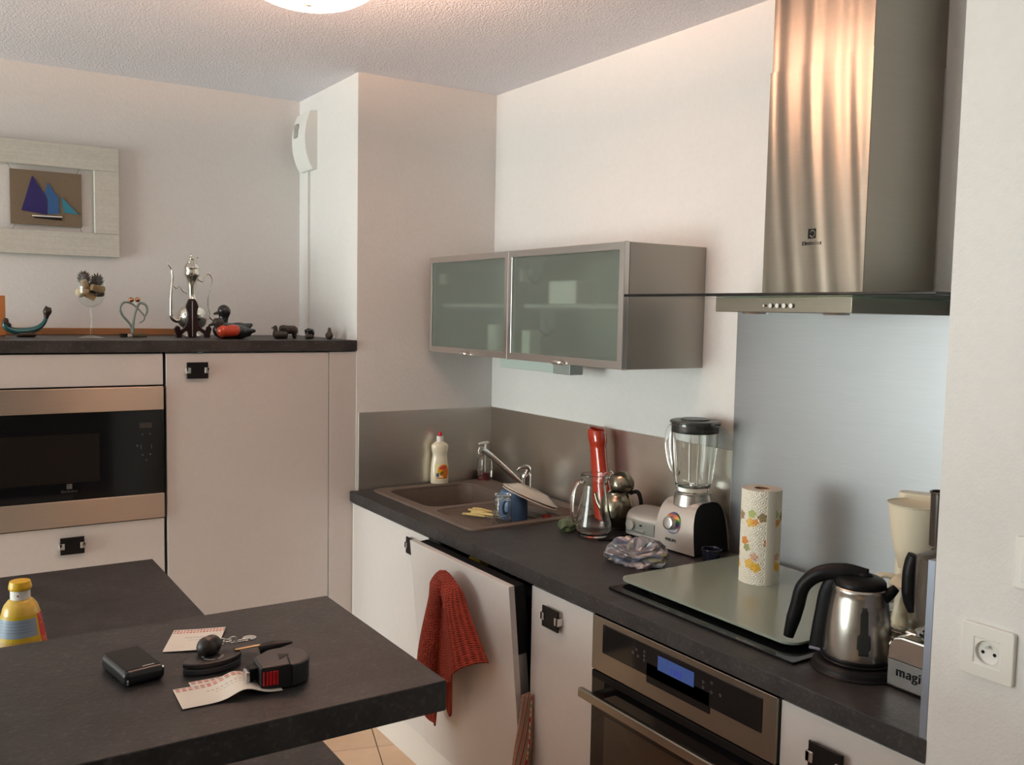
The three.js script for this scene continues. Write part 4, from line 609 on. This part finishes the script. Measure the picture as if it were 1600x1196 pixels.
{ // goblet and what it holds
  const gx = -1.535, gz = -0.24, R = 0.050;
  const t = thing('goblet', 'large stemmed glass goblet filled with cones and corks', 'goblet', [gx, TY, gz]);
  part('glass', latheS([[0, 0], [0.038, 0], [0.039, 0.002], [0.012, 0.008], [0.0045, 0.016], [0.0040, 0.095], [0.008, 0.108], [0.030, 0.120], [0.048, 0.150], [0.0515, 0.180], [0.046, 0.225]], 120, 48), M.thinGlass, t);
  const wood = std(rgb(0.05, 0.032, 0.026), 0.8), cork = std(rgb(0.46, 0.29, 0.14), 0.85, 0, { bumpMap: fineBump, bumpScale: 0.002 }), pale = std(rgb(0.52, 0.42, 0.28), 0.6);
  const coneG = (() => { const L = [new THREE.SphereGeometry(0.014, 14, 10).scale(1, 1.3, 1)]; for (let k = 0; k < 46; k++) { const y = 1 - 2 * (k + 0.5) / 46, a = k * 2.4, r = Math.sqrt(1 - y * y); L.push(new THREE.ConeGeometry(0.005, 0.017, 5).rotateX(PI / 2).lookAt(V(Math.cos(a) * r, y * 0.8 + 0.35, Math.sin(a) * r)).translate(Math.cos(a) * r * 0.018, y * 0.021, Math.sin(a) * r * 0.018)); } return merge(L); })();
  for (const [x, y, z, l] of [[-0.022, 0.212, 0.0, 'dark pine cone on top in the goblet, towards the mermaid'], [0.020, 0.204, 0.008, 'dark pine cone on top in the goblet, towards the heart sculpture'], [0.004, 0.176, -0.004, 'dark pine cone in the middle of the goblet']]) solo('pine_cone', coneG, wood, l, 'pine cone', [gx + x, TY + y, gz + z], x * 40, 'pine cones in the goblet');
  const ck = new THREE.CylinderGeometry(0.0115, 0.0125, 0.044, 20);
  for (const [x, y, z, a, b, l, m] of [[0.018, 0.176, 0.028, 1.35, 0.2, 'cork lying towards the front of the goblet', cork], [-0.019, 0.184, 0.014, 0.4, 0.3, 'upright cork on the left inside the goblet', cork], [-0.008, 0.152, 0.010, 1.2, -0.5, 'cork low down inside the goblet', cork]]) { const c = solo('cork', ck, m, l, 'cork', [gx + x, TY + y, gz + z]); c.rotation.set(b, 0.3, a); }
  solo('seed_pod', blob([[[-0.006, 0, 0, 0.010], [0.006, 0.001, 0, 0.010]]], 24), wood, 'round dark seed pod inside the goblet on the right', 'seed pod', [gx + 0.026, TY + 0.156, gz + 0.018]);
  solo('shell', blob([[[-0.010, 0, 0, 0.017], [0.012, 0.006, 0, 0.009]]], 26), pale, 'pale shell inside the goblet on the left', 'shell', [gx - 0.026, TY + 0.160, gz + 0.016]);
}
{ // heart of two bent stems
  const t = thing('heart_sculpture', 'heart-shaped pair of grey-green metal stems with copper balls', 'sculpture', [-1.378, TY, -0.325]), st = std(rgb(0.24, 0.30, 0.275), 0.4, 0.4), cop = phy(rgb(0.55, 0.24, 0.13), 0.2, 0.9);
  part('stem', limb([[-0.004, 0.014, 0], [-0.010, 0.045, 0], [-0.040, 0.085, 0.002], [-0.046, 0.112, 0.002], [-0.030, 0.130, 0.0], [-0.004, 0.124, 0], [0.022, 0.100, 0.004], [0.038, 0.078, 0.004], [0.036, 0.064, 0.004], [0.020, 0.052, 0.004]], [0.004, 0.0042, 0.0045, 0.0045, 0.0045, 0.004, 0.0035, 0.0032, 0.003, 0.002], 80, 12), st, t);
  part('stem', limb([[-0.002, 0.014, 0.002], [0.0, 0.05, 0], [0.010, 0.100, 0], [0.026, 0.128, 0], [0.044, 0.120, 0.002], [0.049, 0.098, 0.002], [0.036, 0.070, 0.006]], [0.004, 0.0042, 0.0042, 0.0045, 0.0045, 0.004, 0.0025], 60, 12), st, t);
  part('ball', new THREE.SphereGeometry(0.0095, 24, 16).translate(-0.006, 0.139, 0), cop, t, 'copper ball'); part('ball', new THREE.SphereGeometry(0.0095, 24, 16).translate(0.016, 0.140, 0), cop, t, 'copper ball');
  part('base', box(-0.006, 0.046, 0, 0.014, -0.016, 0.016, 0.004), std(rgb(0.10, 0.075, 0.04), 0.5, 0.4), t); part('base', box(-0.046, -0.022, 0, 0.014, -0.012, 0.012, 0.002), M.black, t); part('base', box(-0.022, -0.006, 0, 0.011, -0.012, 0.012, 0.002), M.alu, t);
}
{ // tall silver ewer
  const t = thing('coffee_ewer', 'tall silver ewer with long spout and curled handle', 'ewer', [-1.140, TY, -0.42], 0.12), s = M.silver;
  part('body', latheS([[0, 0], [0.028, 0], [0.030, 0.006], [0.022, 0.018], [0.026, 0.026], [0.050, 0.048], [0.058, 0.080], [0.050, 0.108], [0.028, 0.128], [0.016, 0.150], [0.014, 0.180], [0.019, 0.215], [0.027, 0.238], [0.028, 0.240], [0, 0.241]], 110, 48), s, t);
  const lid = part('lid', latheS([[0.028, 0.241], [0.030, 0.246], [0.029, 0.266], [0.031, 0.268], [0.031, 0.272], [0.024, 0.284], [0.018, 0.290], [0.019, 0.294], [0.012, 0.300], [0, 0.302]], 60, 44), s, t, 'ringed silver lid');
  part('finial', latheS([[0, 0.300], [0.009, 0.303], [0.010, 0.309], [0.005, 0.315], [0.006, 0.319], [0.003, 0.325], [0, 0.327]], 30, 24), s, lid);
  part('chain', tube([[0.012, 0.305, 0.01], [0.018, 0.314, 0.012], [0.024, 0.306, 0.008], [0.020, 0.296, 0.012]], 0.0014, 24, 6), s, lid);
  part('spout', limb([[-0.045, 0.062, 0], [-0.066, 0.062, 0], [-0.080, 0.075, 0], [-0.082, 0.12, 0], [-0.080, 0.18, 0], [-0.076, 0.235, 0], [-0.080, 0.262, 0], [-0.094, 0.282, 0]], [0.008, 0.008, 0.007, 0.0065, 0.006, 0.005, 0.0045, 0.003], 70, 14), s, t);
  part('spout_brace', limb([[-0.078, 0.205, 0], [-0.062, 0.190, 0], [-0.05, 0.196, 0], [-0.036, 0.178, 0], [-0.018, 0.168, 0]], [0.002, 0.0035, 0.002, 0.003, 0.002], 40, 8), s, t);
  part('handle', tube([[0.024, 0.225, 0], [0.042, 0.218, 0], [0.048, 0.228, 0], [0.056, 0.246, 0], [0.072, 0.248, 0], [0.082, 0.230, 0], [0.080, 0.205, 0], [0.066, 0.165, 0], [0.064, 0.12, 0], [0.070, 0.085, 0], [0.060, 0.068, 0], [0.052, 0.074, 0]], 0.0032, 90, 10), s, t);
  part('handle_leaf', limb([[0.066, 0.085, 0], [0.078, 0.070, 0], [0.094, 0.058, 0]], [0.004, 0.004, 0.001], 16, 8), s, t);
}
{ // dark wood plate stand in front of the ewer
  const t = thing('plate_stand', 'dark wooden folding plate stand in front of the ewer', 'stand', [-1.168, TY, -0.315]), w = phy(rgb(0.018, 0.007, 0.007), 0.3);
  const leaf = poly([[0.001, 0], [0.016, 0], [0.016, 0.018], [0.022, 0.028], [0.034, 0.022], [0.044, 0.012], [0.046, 0], [0.066, 0], [0.066, 0.012], [0.072, 0.034], [0.064, 0.044], [0.054, 0.040], [0.050, 0.026], [0.036, 0.034], [0.024, 0.048], [0.018, 0.070], [0.019, 0.100], [0.024, 0.118], [0.018, 0.136], [0.012, 0.146], [0.001, 0.147]]);
  for (const s of [-1, 1]) { const g = extr(leaf, 0.008, 0.0012); part('leaf', s > 0 ? g.rotateY(-0.25) : (() => { const q = extr(poly([[0.001, 0], [0.016, 0], [0.016, 0.018], [0.022, 0.028], [0.034, 0.022], [0.044, 0.012], [0.046, 0], [0.066, 0], [0.066, 0.012], [0.072, 0.034], [0.064, 0.044], [0.054, 0.040], [0.050, 0.026], [0.036, 0.034], [0.024, 0.048], [0.018, 0.070], [0.019, 0.100], [0.024, 0.118], [0.018, 0.136], [0.012, 0.146], [0.001, 0.147]].map(([x, y]) => [-x, y]).reverse()), 0.008, 0.0012); return q.rotateY(0.25); })(), w, t, 'dark carved leaf'); }
  part('hinge', box(-0.0012, 0.0012, 0.004, 0.140, 0.008, 0.012, 0.0005), M.alu, t);
}
const dBlack = phy(rgb(0.010, 0.010, 0.011), 0.22, 0, { clearcoat: 0.3 }), dRed = phy(rgb(0.52, 0.055, 0.018), 0.28, 0, { clearcoat: 0.4 }), dGrey = std(rgb(0.055, 0.045, 0.035), 0.5, 0.3), dDark = std(rgb(0.035, 0.026, 0.020), 0.55);
{ // local -x is forwards
  const t = thing('wooden_duck', 'black wooden duck with raised head behind the red-sided duck', 'ornament', [-1.030, TY, -0.240], 0.02); t.scale.setScalar(1.1);
  part('body', blob([[[-0.045, 0.026, 0, 0.026], [0.02, 0.028, 0, 0.026]], [[0.02, 0.028, 0, 0.026], [0.062, 0.046, 0, 0.007]], [[-0.045, 0.032, 0, 0.022], [-0.034, 0.070, 0, 0.014]], [[-0.034, 0.070, 0, 0.014], [-0.032, 0.092, 0, 0.020]], [[-0.032, 0.092, 0, 0.020], [-0.034, 0.096, 0, 0.0195]]], 52, 0.008), dBlack, t);
  part('bill', blob([[[-0.046, 0.090, 0, 0.008], [-0.066, 0.084, 0, 0.004]]], 22), dDark, t);
}
{
  const t = thing('wooden_duck', 'low black wooden duck with glossy red sides', 'ornament', [-1.058, TY, -0.150], 0.02); t.scale.setScalar(1.08);
  part('body', blob([[[-0.030, 0.028, 0, 0.028], [0.02, 0.024, 0, 0.023]], [[0.02, 0.024, 0, 0.023], [0.075, 0.028, 0, 0.006]], [[0.03, 0.016, 0, 0.015], [0.055, 0.016, 0, 0.008]]], 52, 0.008), dBlack, t);
  part('side_patch', blob([[[-0.036, 0.027, 0.009, 0.0225], [0.004, 0.028, 0.008, 0.0215]]], 36), dRed, t, 'glossy red side');
  part('head', blob([[[-0.044, 0.040, 0, 0.014], [-0.052, 0.056, 0, 0.015]], [[-0.052, 0.056, 0, 0.015], [-0.056, 0.058, 0, 0.014]]], 30), dDark, t);
  part('bill', blob([[[-0.064, 0.053, 0, 0.007], [-0.082, 0.046, 0, 0.0035]]], 20), dBlack, t);
}
{ const t = thing('duck_figurine', 'small grey duck figurine in front of the larger elephant', 'ornament', [-0.872, TY, -0.165], 0.02);
  part('body', blob([[[-0.012, 0.015, 0, 0.0155], [0.014, 0.014, 0, 0.014]], [[0.014, 0.014, 0, 0.014], [0.026, 0.022, 0, 0.005]], [[-0.016, 0.02, 0, 0.010], [-0.018, 0.044, 0, 0.008]]], 38, 0.006), dGrey, t); part('bill', blob([[[-0.024, 0.043, 0, 0.004], [-0.033, 0.041, 0, 0.002]]], 18), dGrey, t); }
const elephant = (t, m, s) => { part('body', blob([[[-0.014, 0.034, 0, 0.017], [0.016, 0.034, 0, 0.0165]], [[-0.014, 0.028, 0.008, 0.008], [-0.015, 0.004, 0.008, 0.005]], [[-0.014, 0.028, -0.008, 0.008], [-0.015, 0.004, -0.008, 0.005]], [[0.020, 0.028, 0.008, 0.008], [0.022, 0.004, 0.008, 0.005]], [[0.020, 0.028, -0.008, 0.008], [0.022, 0.004, -0.008, 0.005]], [[-0.026, 0.040, 0, 0.013], [-0.030, 0.040, 0, 0.0115]], [[-0.036, 0.034, 0, 0.006], [-0.040, 0.010, 0, 0.003]], [[0.030, 0.038, 0, 0.004], [0.035, 0.022, 0, 0.0015]]], 56, 0.006), m, t); for (const k of [-1, 1]) part('ear', blob([[[-0.020, 0.040, k * 0.014, 0.007], [-0.015, 0.032, k * 0.016, 0.006]]], 22, 0.004), m, t); };
{ const t = thing('elephant_figurine', 'larger dark carved elephant figurine', 'ornament', [-0.820, TY, -0.205], 0.03); elephant(t, dDark, 1); }
{ const t = thing('elephant_figurine', 'smaller dark elephant figurine next to the column', 'ornament', [-0.742, TY, -0.185], 0.9); t.scale.setScalar(0.80); elephant(t, dBlack, 1); }
{ const t = thing('duck_figurine', 'tiny grey duckling in front of the smaller elephant', 'ornament', [-0.762, TY, -0.140], 0.1); t.scale.setScalar(0.62); part('body', blob([[[-0.012, 0.015, 0, 0.0155], [0.014, 0.014, 0, 0.014]], [[-0.012, 0.02, 0, 0.009], [-0.014, 0.034, 0, 0.009]]], 34, 0.006), dGrey, t); part('bill', blob([[[-0.022, 0.034, 0, 0.004], [-0.030, 0.033, 0, 0.002]]], 16), dGrey, t); }
{ const t = thing('duck_figurine', 'single grey duckling facing us, last in the row by the column', 'ornament', [-0.690, TY, -0.115], 1.35); part('body', blob([[[-0.006, 0.014, 0, 0.015], [0.010, 0.015, 0, 0.013]], [[-0.008, 0.02, 0, 0.008], [-0.009, 0.040, 0, 0.0062]]], 34, 0.005), dGrey, t); part('bill', blob([[[-0.014, 0.039, 0, 0.003], [-0.020, 0.038, 0, 0.0015]]], 16), dGrey, t); }
solo('paper_scrap', sheet((u, v) => [lerp(-0.028, 0.028, u), 0.004 + 0.010 * Math.sin(u * 3.1) * v + 0.003 * Math.sin(u * 9), -0.004 + 0.010 * v], 16, 6, 0.0006), std(rgb(0.20, 0.34, 0.33), 0.6), 'scrap of pale teal paper sticking out above the fridge door', 'paper', [-1.218, 1.4455, 0.001]);

// ------------------------------------------------------------------ sailing boat picture
{
  const t = thing('picture_frame', 'whitewashed wooden frame with a sailing boat panel on strings', 'picture', [-1.752, 1.799, ZF]);
  const wash = std(rgb(0.68, 0.67, 0.63), 0.75, 0, { map: tex(256, 256, (() => { const a = tileNoise(4, 128, 41); return (u, v) => { const k = 0.95 + 0.05 * (a(u, v) - 0.5) + 0.04 * (n5(u, v) - 0.5); return [k, k, k * 0.98]; }; })(), { srgb: true, repeat: [2, 2] }) });
  const x0 = -0.380, x1 = 0.380, y0 = 0, y1 = 0.424, f = 0.090;
  part('frame_board', box(x0, x1, y1 - f, y1, 0.004, 0.030, 0.002), wash, t); part('frame_board', box(x0, x1, y0, y0 + f, 0.004, 0.030, 0.002), wash, t);
  part('frame_board', box(x1 - f, x1, y0 + f + 0.0004, y1 - f - 0.0004, 0.004, 0.030, 0.002), wash, t); part('frame_board', box(x0, x0 + f, y0 + f + 0.0004, y1 - f - 0.0004, 0.004, 0.030, 0.002), wash, t);
  const cx0 = 0.000, cx1 = 0.246, cy0 = 0.110, cy1 = 0.314, cv = std(rgb(0.20, 0.15, 0.10), 0.85, 0, { bumpMap: fineBump, bumpScale: 0.001 });
  const p = part('boat_panel', box(cx0, cx1, cy0, cy1, 0.010, 0.018, 0.001), cv, t, 'brown canvas panel');
  const at = (u, v) => [lerp(cx0, cx1, u), lerp(cy1, cy0, v)], ap = (name, pts, mat, z, lab) => part(name, extr(poly(pts.map(([u, v]) => at(u, v))), 0.002).translate(0, 0, z), mat, p, lab);
  ap('sail', [[0.305, 0.10], [0.42, 0.32], [0.50, 0.50], [0.505, 0.80], [0.15, 0.745]], std(rgb(0.012, 0.010, 0.13), 0.6), 0.019, 'dark blue mainsail');
  ap('sail', [[0.52, 0.20], [0.60, 0.36], [0.67, 0.48], [0.675, 0.77], [0.512, 0.79], [0.512, 0.50], [0.475, 0.42]], std(rgb(0.020, 0.11, 0.30), 0.6), 0.0184, 'blue foresail');
  ap('sail', [[0.712, 0.45], [0.95, 0.765], [0.735, 0.74]], std(rgb(0.02, 0.22, 0.32), 0.6), 0.019, 'turquoise jib');
  ap('hull', [[0.285, 0.825], [0.715, 0.82], [0.71, 0.895], [0.33, 0.875]], M.blackSoft, 0.019, 'black hull'); ap('stripe', [[0.29, 0.822], [0.715, 0.818], [0.715, 0.838], [0.30, 0.846]], M.plasticWhite, 0.0205);
  for (const [u, a, b, c] of [[0.02, cy1, -0.012, y1 - f], [0.93, cy1, 0.010, y1 - f], [0.06, cy0, -0.006, y0 + f], [0.97, cy0, 0.006, y0 + f]]) part('string', tube([[lerp(cx0, cx1, u), a, 0.014], [lerp(cx0, cx1, u) + b, c, 0.016]], 0.0009, 6, 5), std(rgb(0.14, 0.11, 0.08), 0.8), t);
}

// ------------------------------------------------------------------ on the island
{
  const t = thing('drink_bottle', 'yellow bottle with yellow cap and blue and red label, on the low counter', 'bottle', [-1.902, 0.9004, 1.275], 3.05);
  const lab = canvasTex(512, 256, (c, w, h) => { c.fillStyle = '#c9a716'; c.fillRect(0, 0, w, h); c.fillStyle = '#8797a8'; c.fillRect(90, 20, 230, 120); c.fillStyle = '#4f6fa0'; c.fillRect(0, 0, 90, 150); c.fillStyle = '#c23a36'; c.fillRect(330, 0, 110, 256); c.fillStyle = '#d8c9b0'; for (let i = 0; i < 40; i++) c.fillRect(340 + (i * 37) % 90, (i * 53) % 250, 8, 5); c.fillStyle = '#b7923a'; c.fillRect(90, 165, 230, 30); c.strokeStyle = '#d9d0c0'; c.lineWidth = 5; c.beginPath(); c.arc(130, 100, 20, 0, 7); c.stroke(); c.fillStyle = '#b33a34'; c.beginPath(); c.arc(130, 100, 12, 0, 7); c.fill(); c.fillStyle = '#6f7f92'; for (let i = 0; i < 4; i++) c.fillRect(165, 40 + i * 20, 130, 5); c.fillStyle = '#5c9d52'; c.fillRect(0, 150, 60, 106); c.fillStyle = '#c23a36'; c.fillRect(440, 0, 72, 256); });
  part('body', latheS([[0, 0], [0.044, 0], [0.049, 0.006], [0.048, 0.02], [0.035, 0.090], [0.026, 0.110], [0.0165, 0.117], [0, 0.118]], 60, 48), phy(rgb(0.66, 0.42, 0.05), 0.3, 0, { clearcoat: 0.3 }), t);
  part('label', lathe([[0.0494, 0.012], [0.0364, 0.088]], 64), std(0xffffff, 0.45, 0, { map: lab }), t, 'blue, red and yellow label');
  part('neck_band', cyl(0.0185, 0.0185, 0.018, 0, 0.126, 0, 36), M.plasticWhite, t, 'white neck band'); for (const a of [0.5, 0.62, 0.75, 2.9]) part('print', new THREE.SphereGeometry(0.0024, 10, 8).scale(1, 0.7, 0.2).rotateY(a).translate(Math.sin(a) * 0.0185, 0.126, Math.cos(a) * 0.0185), std(rgb(0.45, 0.1, 0.1), 0.5), t);
  part('cap', latheS([[0, 0.1535], [0.0165, 0.153], [0.0195, 0.150], [0.0200, 0.1355], [0, 0.1355]], 24, 40), std(rgb(0.70, 0.42, 0.02), 0.35), t, 'yellow screw cap');
}
const BY = 1.1415;
{
  const t = thing('handheld_device', 'small black rounded electronic device, left on the bar', 'device', [-1.846, BY, 2.118], 0.16); t.scale.setScalar(0.80);
  part('body', new RoundedBoxGeometry(0.064, 0.024, 0.108, 5, 0.009).translate(0, 0.0121, 0), phy(rgb(0.012, 0.011, 0.012), 0.3), t);
  part('top_plate', box(-0.027, 0.027, 0.0238, 0.0248, -0.052, 0.046, 0.0004), M.blackSoft, t); part('stripe', box(0.0, 0.018, 0.0246, 0.0252, 0.040, 0.043, 0.0002), M.alu, t);
  part('corner_stud', new THREE.SphereGeometry(0.0028, 14, 10).translate(0.0285, 0.019, 0.0495), M.silver, t); part('corner_stud', box(-0.0285, -0.0255, 0.004, 0.012, 0.0525, 0.0545, 0.0008), M.chrome, t);
}
const cardTex = canvasTex(256, 192, (c, w, h) => { c.fillStyle = '#e6ddd0'; c.fillRect(0, 0, w, h); for (let r = 0; r < 2; r++) for (let i = 0; i < 16; i++) { c.fillStyle = ['#c9605a', '#a98f88', '#d98a80', '#b9756e'][(i * 3 + r) % 4]; c.beginPath(); c.arc(10 + i * 16, 12 + r * 17, 6.5, 0, 7); c.fill(); } c.fillStyle = '#b9b0a8'; for (let i = 0; i < 13; i++) c.fillRect(76 + i * 12, 72 + (i % 3), 7, 9); for (let i = 0; i < 9; i++) c.fillRect(96 + i * 10, 98, 6, 5); });
const cardM = std(0xffffff, 0.7, 0, { map: cardTex });
solo('business_card', sheet((u, v) => [lerp(-0.036, 0.036, u), 0.0010 + 0.0022 * u * u, lerp(0.043, -0.043, v)], 8, 6, 0.0005), cardM, 'white printed card lying flat behind the keys', 'card', [-1.748, BY, 2.037], -0.40, 'printed cards on the bar');
solo('business_card', sheet((u, v) => [lerp(-0.060, 0.058, u), 0.0012 + 0.010 * Math.exp(-Math.pow((u - 0.62) * 6, 2)), lerp(0.032, -0.030, v)], 30, 6, 0.0005), cardM, 'curled printed card sticking out from under the tape measure', 'card', [-1.757, BY, 2.232], -0.05, 'printed cards on the bar');
solo('business_card', sheet((u, v) => [lerp(-0.056, 0.070, u), 0.0006, lerp(0.022, -0.026, v)], 8, 4, 0.0005), cardM, 'lower printed card showing just behind the curled one', 'card', [-1.738, BY, 2.212], -0.02, 'printed cards on the bar');
{
  const t = thing('remote_fob', 'flat black remote fob with a grey ring, among the keys', 'remote', [-1.756, BY, 2.150], 0.15);
  const o = new THREE.Shape(); o.moveTo(-0.036, 0.0); o.bezierCurveTo(-0.030, -0.022, 0.018, -0.026, 0.036, -0.008); o.bezierCurveTo(0.044, 0.006, 0.034, 0.026, 0.016, 0.026); o.bezierCurveTo(-0.010, 0.026, -0.030, 0.016, -0.036, 0);
  part('lower_shell', slab(o, 0.0002, 0.008, 0.0012), std(rgb(0.05, 0.05, 0.055), 0.4), t); part('upper_shell', slab(o, 0.0085, 0.007, 0.0015), std(rgb(0.016, 0.015, 0.016), 0.4), t);
  for (let k = 0; k < 4; k++) part('ring_mark', new THREE.RingGeometry(0.0105, 0.0140, 16, 1, k * PI / 2 + 0.15, PI / 2 - 0.3).rotateX(-PI / 2).translate(0.002, 0.0158, 0), std(rgb(0.28, 0.27, 0.26), 0.4), t, 'grey ring segment');
}
{
  const t = thing('key_bunch', 'bunch of keys with a dark leather ball on metal rings', 'keys', [-1.742, BY, 2.140]); t.scale.setScalar(0.92);
  part('leather_ball', blob([[[-0.016, 0.026, -0.004, 0.0155], [-0.010, 0.028, -0.006, 0.014]]], 30), std(rgb(0.022, 0.013, 0.009), 0.45), t, 'dark brown leather ball');
  part('chain', merge([0, 1, 2].map((i) => new THREE.TorusGeometry(0.0052, 0.0012, 8, 18).rotateX(i % 2 ? PI / 2 : 0.3).translate(0.006 + i * 0.0075, 0.028, -0.010))), M.alu, t);
  part('split_ring', new THREE.TorusGeometry(0.0115, 0.0012, 8, 36).rotateX(PI / 2 - 0.5).translate(0.036, 0.022, -0.016), M.silver, t);
  part('key', merge([cyl(0.010, 0.010, 0.002, 0.052, 0.019, -0.030, 24), box(0.03, 0.050, 0.0182, 0.0198, -0.026, -0.021, 0.0004)]), M.alu, t, 'round-headed key');
  part('key', limb([[0.020, 0.018, 0.004], [0.050, 0.020, 0.008], [0.060, 0.020, 0.010]], [[0.0012, 0.004], [0.0012, 0.004], [0.0012, 0.004]], 16, 8, [0, 1, 0]), std(rgb(0.40, 0.30, 0.16), 0.3, 0.9), t, 'brass key blade');
  part('key_head', limb([[0.054, 0.014, 0.010], [0.075, 0.018, 0.014], [0.100, 0.020, 0.020]], [[0.007, 0.011], [0.006, 0.011], [0.0015, 0.004]], 20, 12, [0, 1, 0]), M.black, t, 'black key head');
}
{
  const t = thing('tape_measure', 'black tape measure with a ribbed red button', 'tape measure', [-1.694, BY + 0.0016, 2.232], -0.05); t.scale.set(0.88, 0.80, 0.88);
  const o = new THREE.Shape(); o.moveTo(-0.030, -0.028); o.lineTo(0.008, -0.034); o.absarc(0.006, 0.0, 0.034, -PI / 2, PI * 0.62, false); o.lineTo(-0.030, 0.012); o.lineTo(-0.030, -0.028);
  part('case', slab(o, 0.0002, 0.036, 0.003), phy(rgb(0.016, 0.015, 0.016), 0.42), t);
  part('top_emblem', extr(poly([[-0.004, -0.010], [0.014, 0.004], [0.000, 0.010]]), 0.0006).rotateX(-PI / 2).translate(0.002, 0.0362, 0), M.black, t);
  part('nose', box(-0.046, -0.028, 0.010, 0.030, -0.008, 0.014, 0.003), M.black, t); part('tape_hook', box(-0.050, -0.0445, 0.010, 0.026, -0.002, 0.016, 0.001), M.alu, t, 'metal tape hook');
  const b = part('button', box(-0.028, -0.004, 0.006, 0.030, 0.024, 0.0345, 0.003).rotateY(-0.14), std(rgb(0.60, 0.015, 0.02), 0.4), t, 'red brake button');
  for (let i = 0; i < 5; i++) part('rib', box(-0.026 + i * 0.0046, -0.0236 + i * 0.0046, 0.007, 0.029, 0.033, 0.0362, 0.0008).rotateY(-0.14), std(rgb(0.60, 0.015, 0.02), 0.4), b);
}

// ------------------------------------------------------------------ cloths on the dishwasher
{
  const waffle = tex(256, 256, (u, v) => { const a = Math.abs(Math.sin(u * PI * 16)), b = Math.abs(Math.sin(v * PI * 16 + Math.floor(u * 16) * 0.5 * PI)), k = 0.66 + 0.34 * (1 - smooth(0.45, 0.9, a * b)), n = 0.9 + 0.2 * n5(u, v); return [0.66 * k * n, 0.235 * k * n, 0.16 * k * n]; }, { srgb: true });
  const waffleB = tex(256, 256, (u, v) => 1 - Math.min(Math.abs(Math.sin(u * PI * 16)), Math.abs(Math.sin(v * PI * 16))));
  const mat = phy(0xffffff, 0.95, 0, { map: waffle, bumpMap: waffleB, bumpScale: 0.004, sheen: 0.4, sheenRoughness: 0.6, sheenColor: rgb(0.5, 0.15, 0.1) });
  const t = thing('hand_towel', 'rust-red waffle towel hanging on the open dishwasher door', 'towel', [-0.735, 0, 0]);
  const fx = (y) => -0.002 + 0.094 * (0.84 - y) * 0.7;   // door leans back towards its foot
  const front = (u, v) => { const hw = 0.078 * Math.sqrt(clamp(v / 0.15)) * (1 - 0.10 * smooth(0.15, 0.5, v)), y = lerp(0.838, lerp(0.475, 0.600, smooth(0.3, 1, u)), v) - 0.014 * Math.cos(u * 9.5) * v, zl = 0.972 - hw - 0.110 * Math.pow(v, 1.3), zr = 0.972 + hw + 0.126 * Math.pow(v, 1.2), z = lerp(zl, zr, u); const fold = 0.016 * smooth(0.08, 0.3, v) * (1 - 0.4 * v) * Math.cos((u - 0.36) * 13) + (0.004 + 0.020 * v) * Math.sin(u * 9.5 + 0.6) + 0.006 * v * Math.sin(u * 21 + v * 3) + 0.012 * Math.exp(-Math.pow((u - 0.42) * 9, 2)) * smooth(0.1, 0.3, v); const round = 0.034 * Math.sqrt(clamp(v * 6)) * Math.sin(u * PI); return [fx(y) - 0.020 - fold * 0.9 - round, y, z]; };
  part('front_fold', sheet(front, 70, 70, 0.006, [1.7, 2.6]), mat, t);
  const back = (u, v) => { const tip = Math.min(0.302 + 0.12 * Math.pow((u - 0.36) / 0.30, 4), 0.365 + 9 * Math.pow(u - 0.88, 2), 0.47), y = lerp(0.78, tip, v), z = lerp(lerp(0.940, 0.755, v), lerp(0.990, 0.962, v), u); return [fx(y) - 0.010 - (0.004 + 0.008 * v) * Math.sin(u * 11 + 1) - 0.008 * v, y, z]; };
  part('back_fold', sheet(back, 40, 70, 0.005, [1.0, 3.6]), mat, t);
  part('centre_fold', sheet((u, v) => { const a = (u - 0.5) * PI * 1.1, r = lerp(0.024, 0.048, smooth(0, 0.8, v)) * Math.sqrt(clamp(v / 0.06 + 0.05)), y = lerp(0.815, 0.500, v) - 0.02 * Math.cos(a * 1.5) * v, zc = lerp(0.985, 0.905, Math.pow(v, 0.8)); return [fx(y) - 0.046 - 0.012 * v - Math.cos(a) * r * 0.75, y, zc + Math.sin(a) * r * (1 - 0.15 * v)]; }, 30, 60, 0.005, [0.9, 2.4]), mat, t);
  part('wash_label', sheet((u, v) => [-0.040 + 0.002 * v, lerp(0.520, 0.487, v), lerp(0.93, 0.965, u)], 4, 4, 0.0008), M.plasticWhite, t, 'white wash label');
  part('hook', tube([[0.020, 0.80, 0.972], [-0.016, 0.80, 0.972], [-0.024, 0.812, 0.972], [-0.024, 0.825, 0.972]], 0.003, 20, 8), M.alu, t);
}
{
  const st = tex(256, 256, (u, v) => { const k = ((u * 2 + v * 1.2) * 5) % 1; return k < 0.22 ? [0.60, 0.10, 0.16] : k < 0.42 ? [0.72, 0.68, 0.60] : k < 0.56 ? [0.30, 0.38, 0.26] : k < 0.72 ? [0.75, 0.70, 0.62] : k < 0.84 ? [0.72, 0.30, 0.12] : [0.70, 0.66, 0.58]; }, { srgb: true });
  solo('tea_towel', sheet((u, v) => { const y = lerp(0.545, 0.20, v), w = lerp(0.012, 0.040, smooth(0, 0.5, v)), a = (u - 0.5) * 2; return [-0.653 - 0.016 * Math.cos(a * 4 + v * 3) - 0.008 * v, y, 1.268 - 0.022 * v + a * w]; }, 30, 40, 0.004), std(0xffffff, 0.9, 0, { map: st }), 'striped tea towel hanging beside the dishwasher door', 'towel');
}

renderer.render(scene, camera);
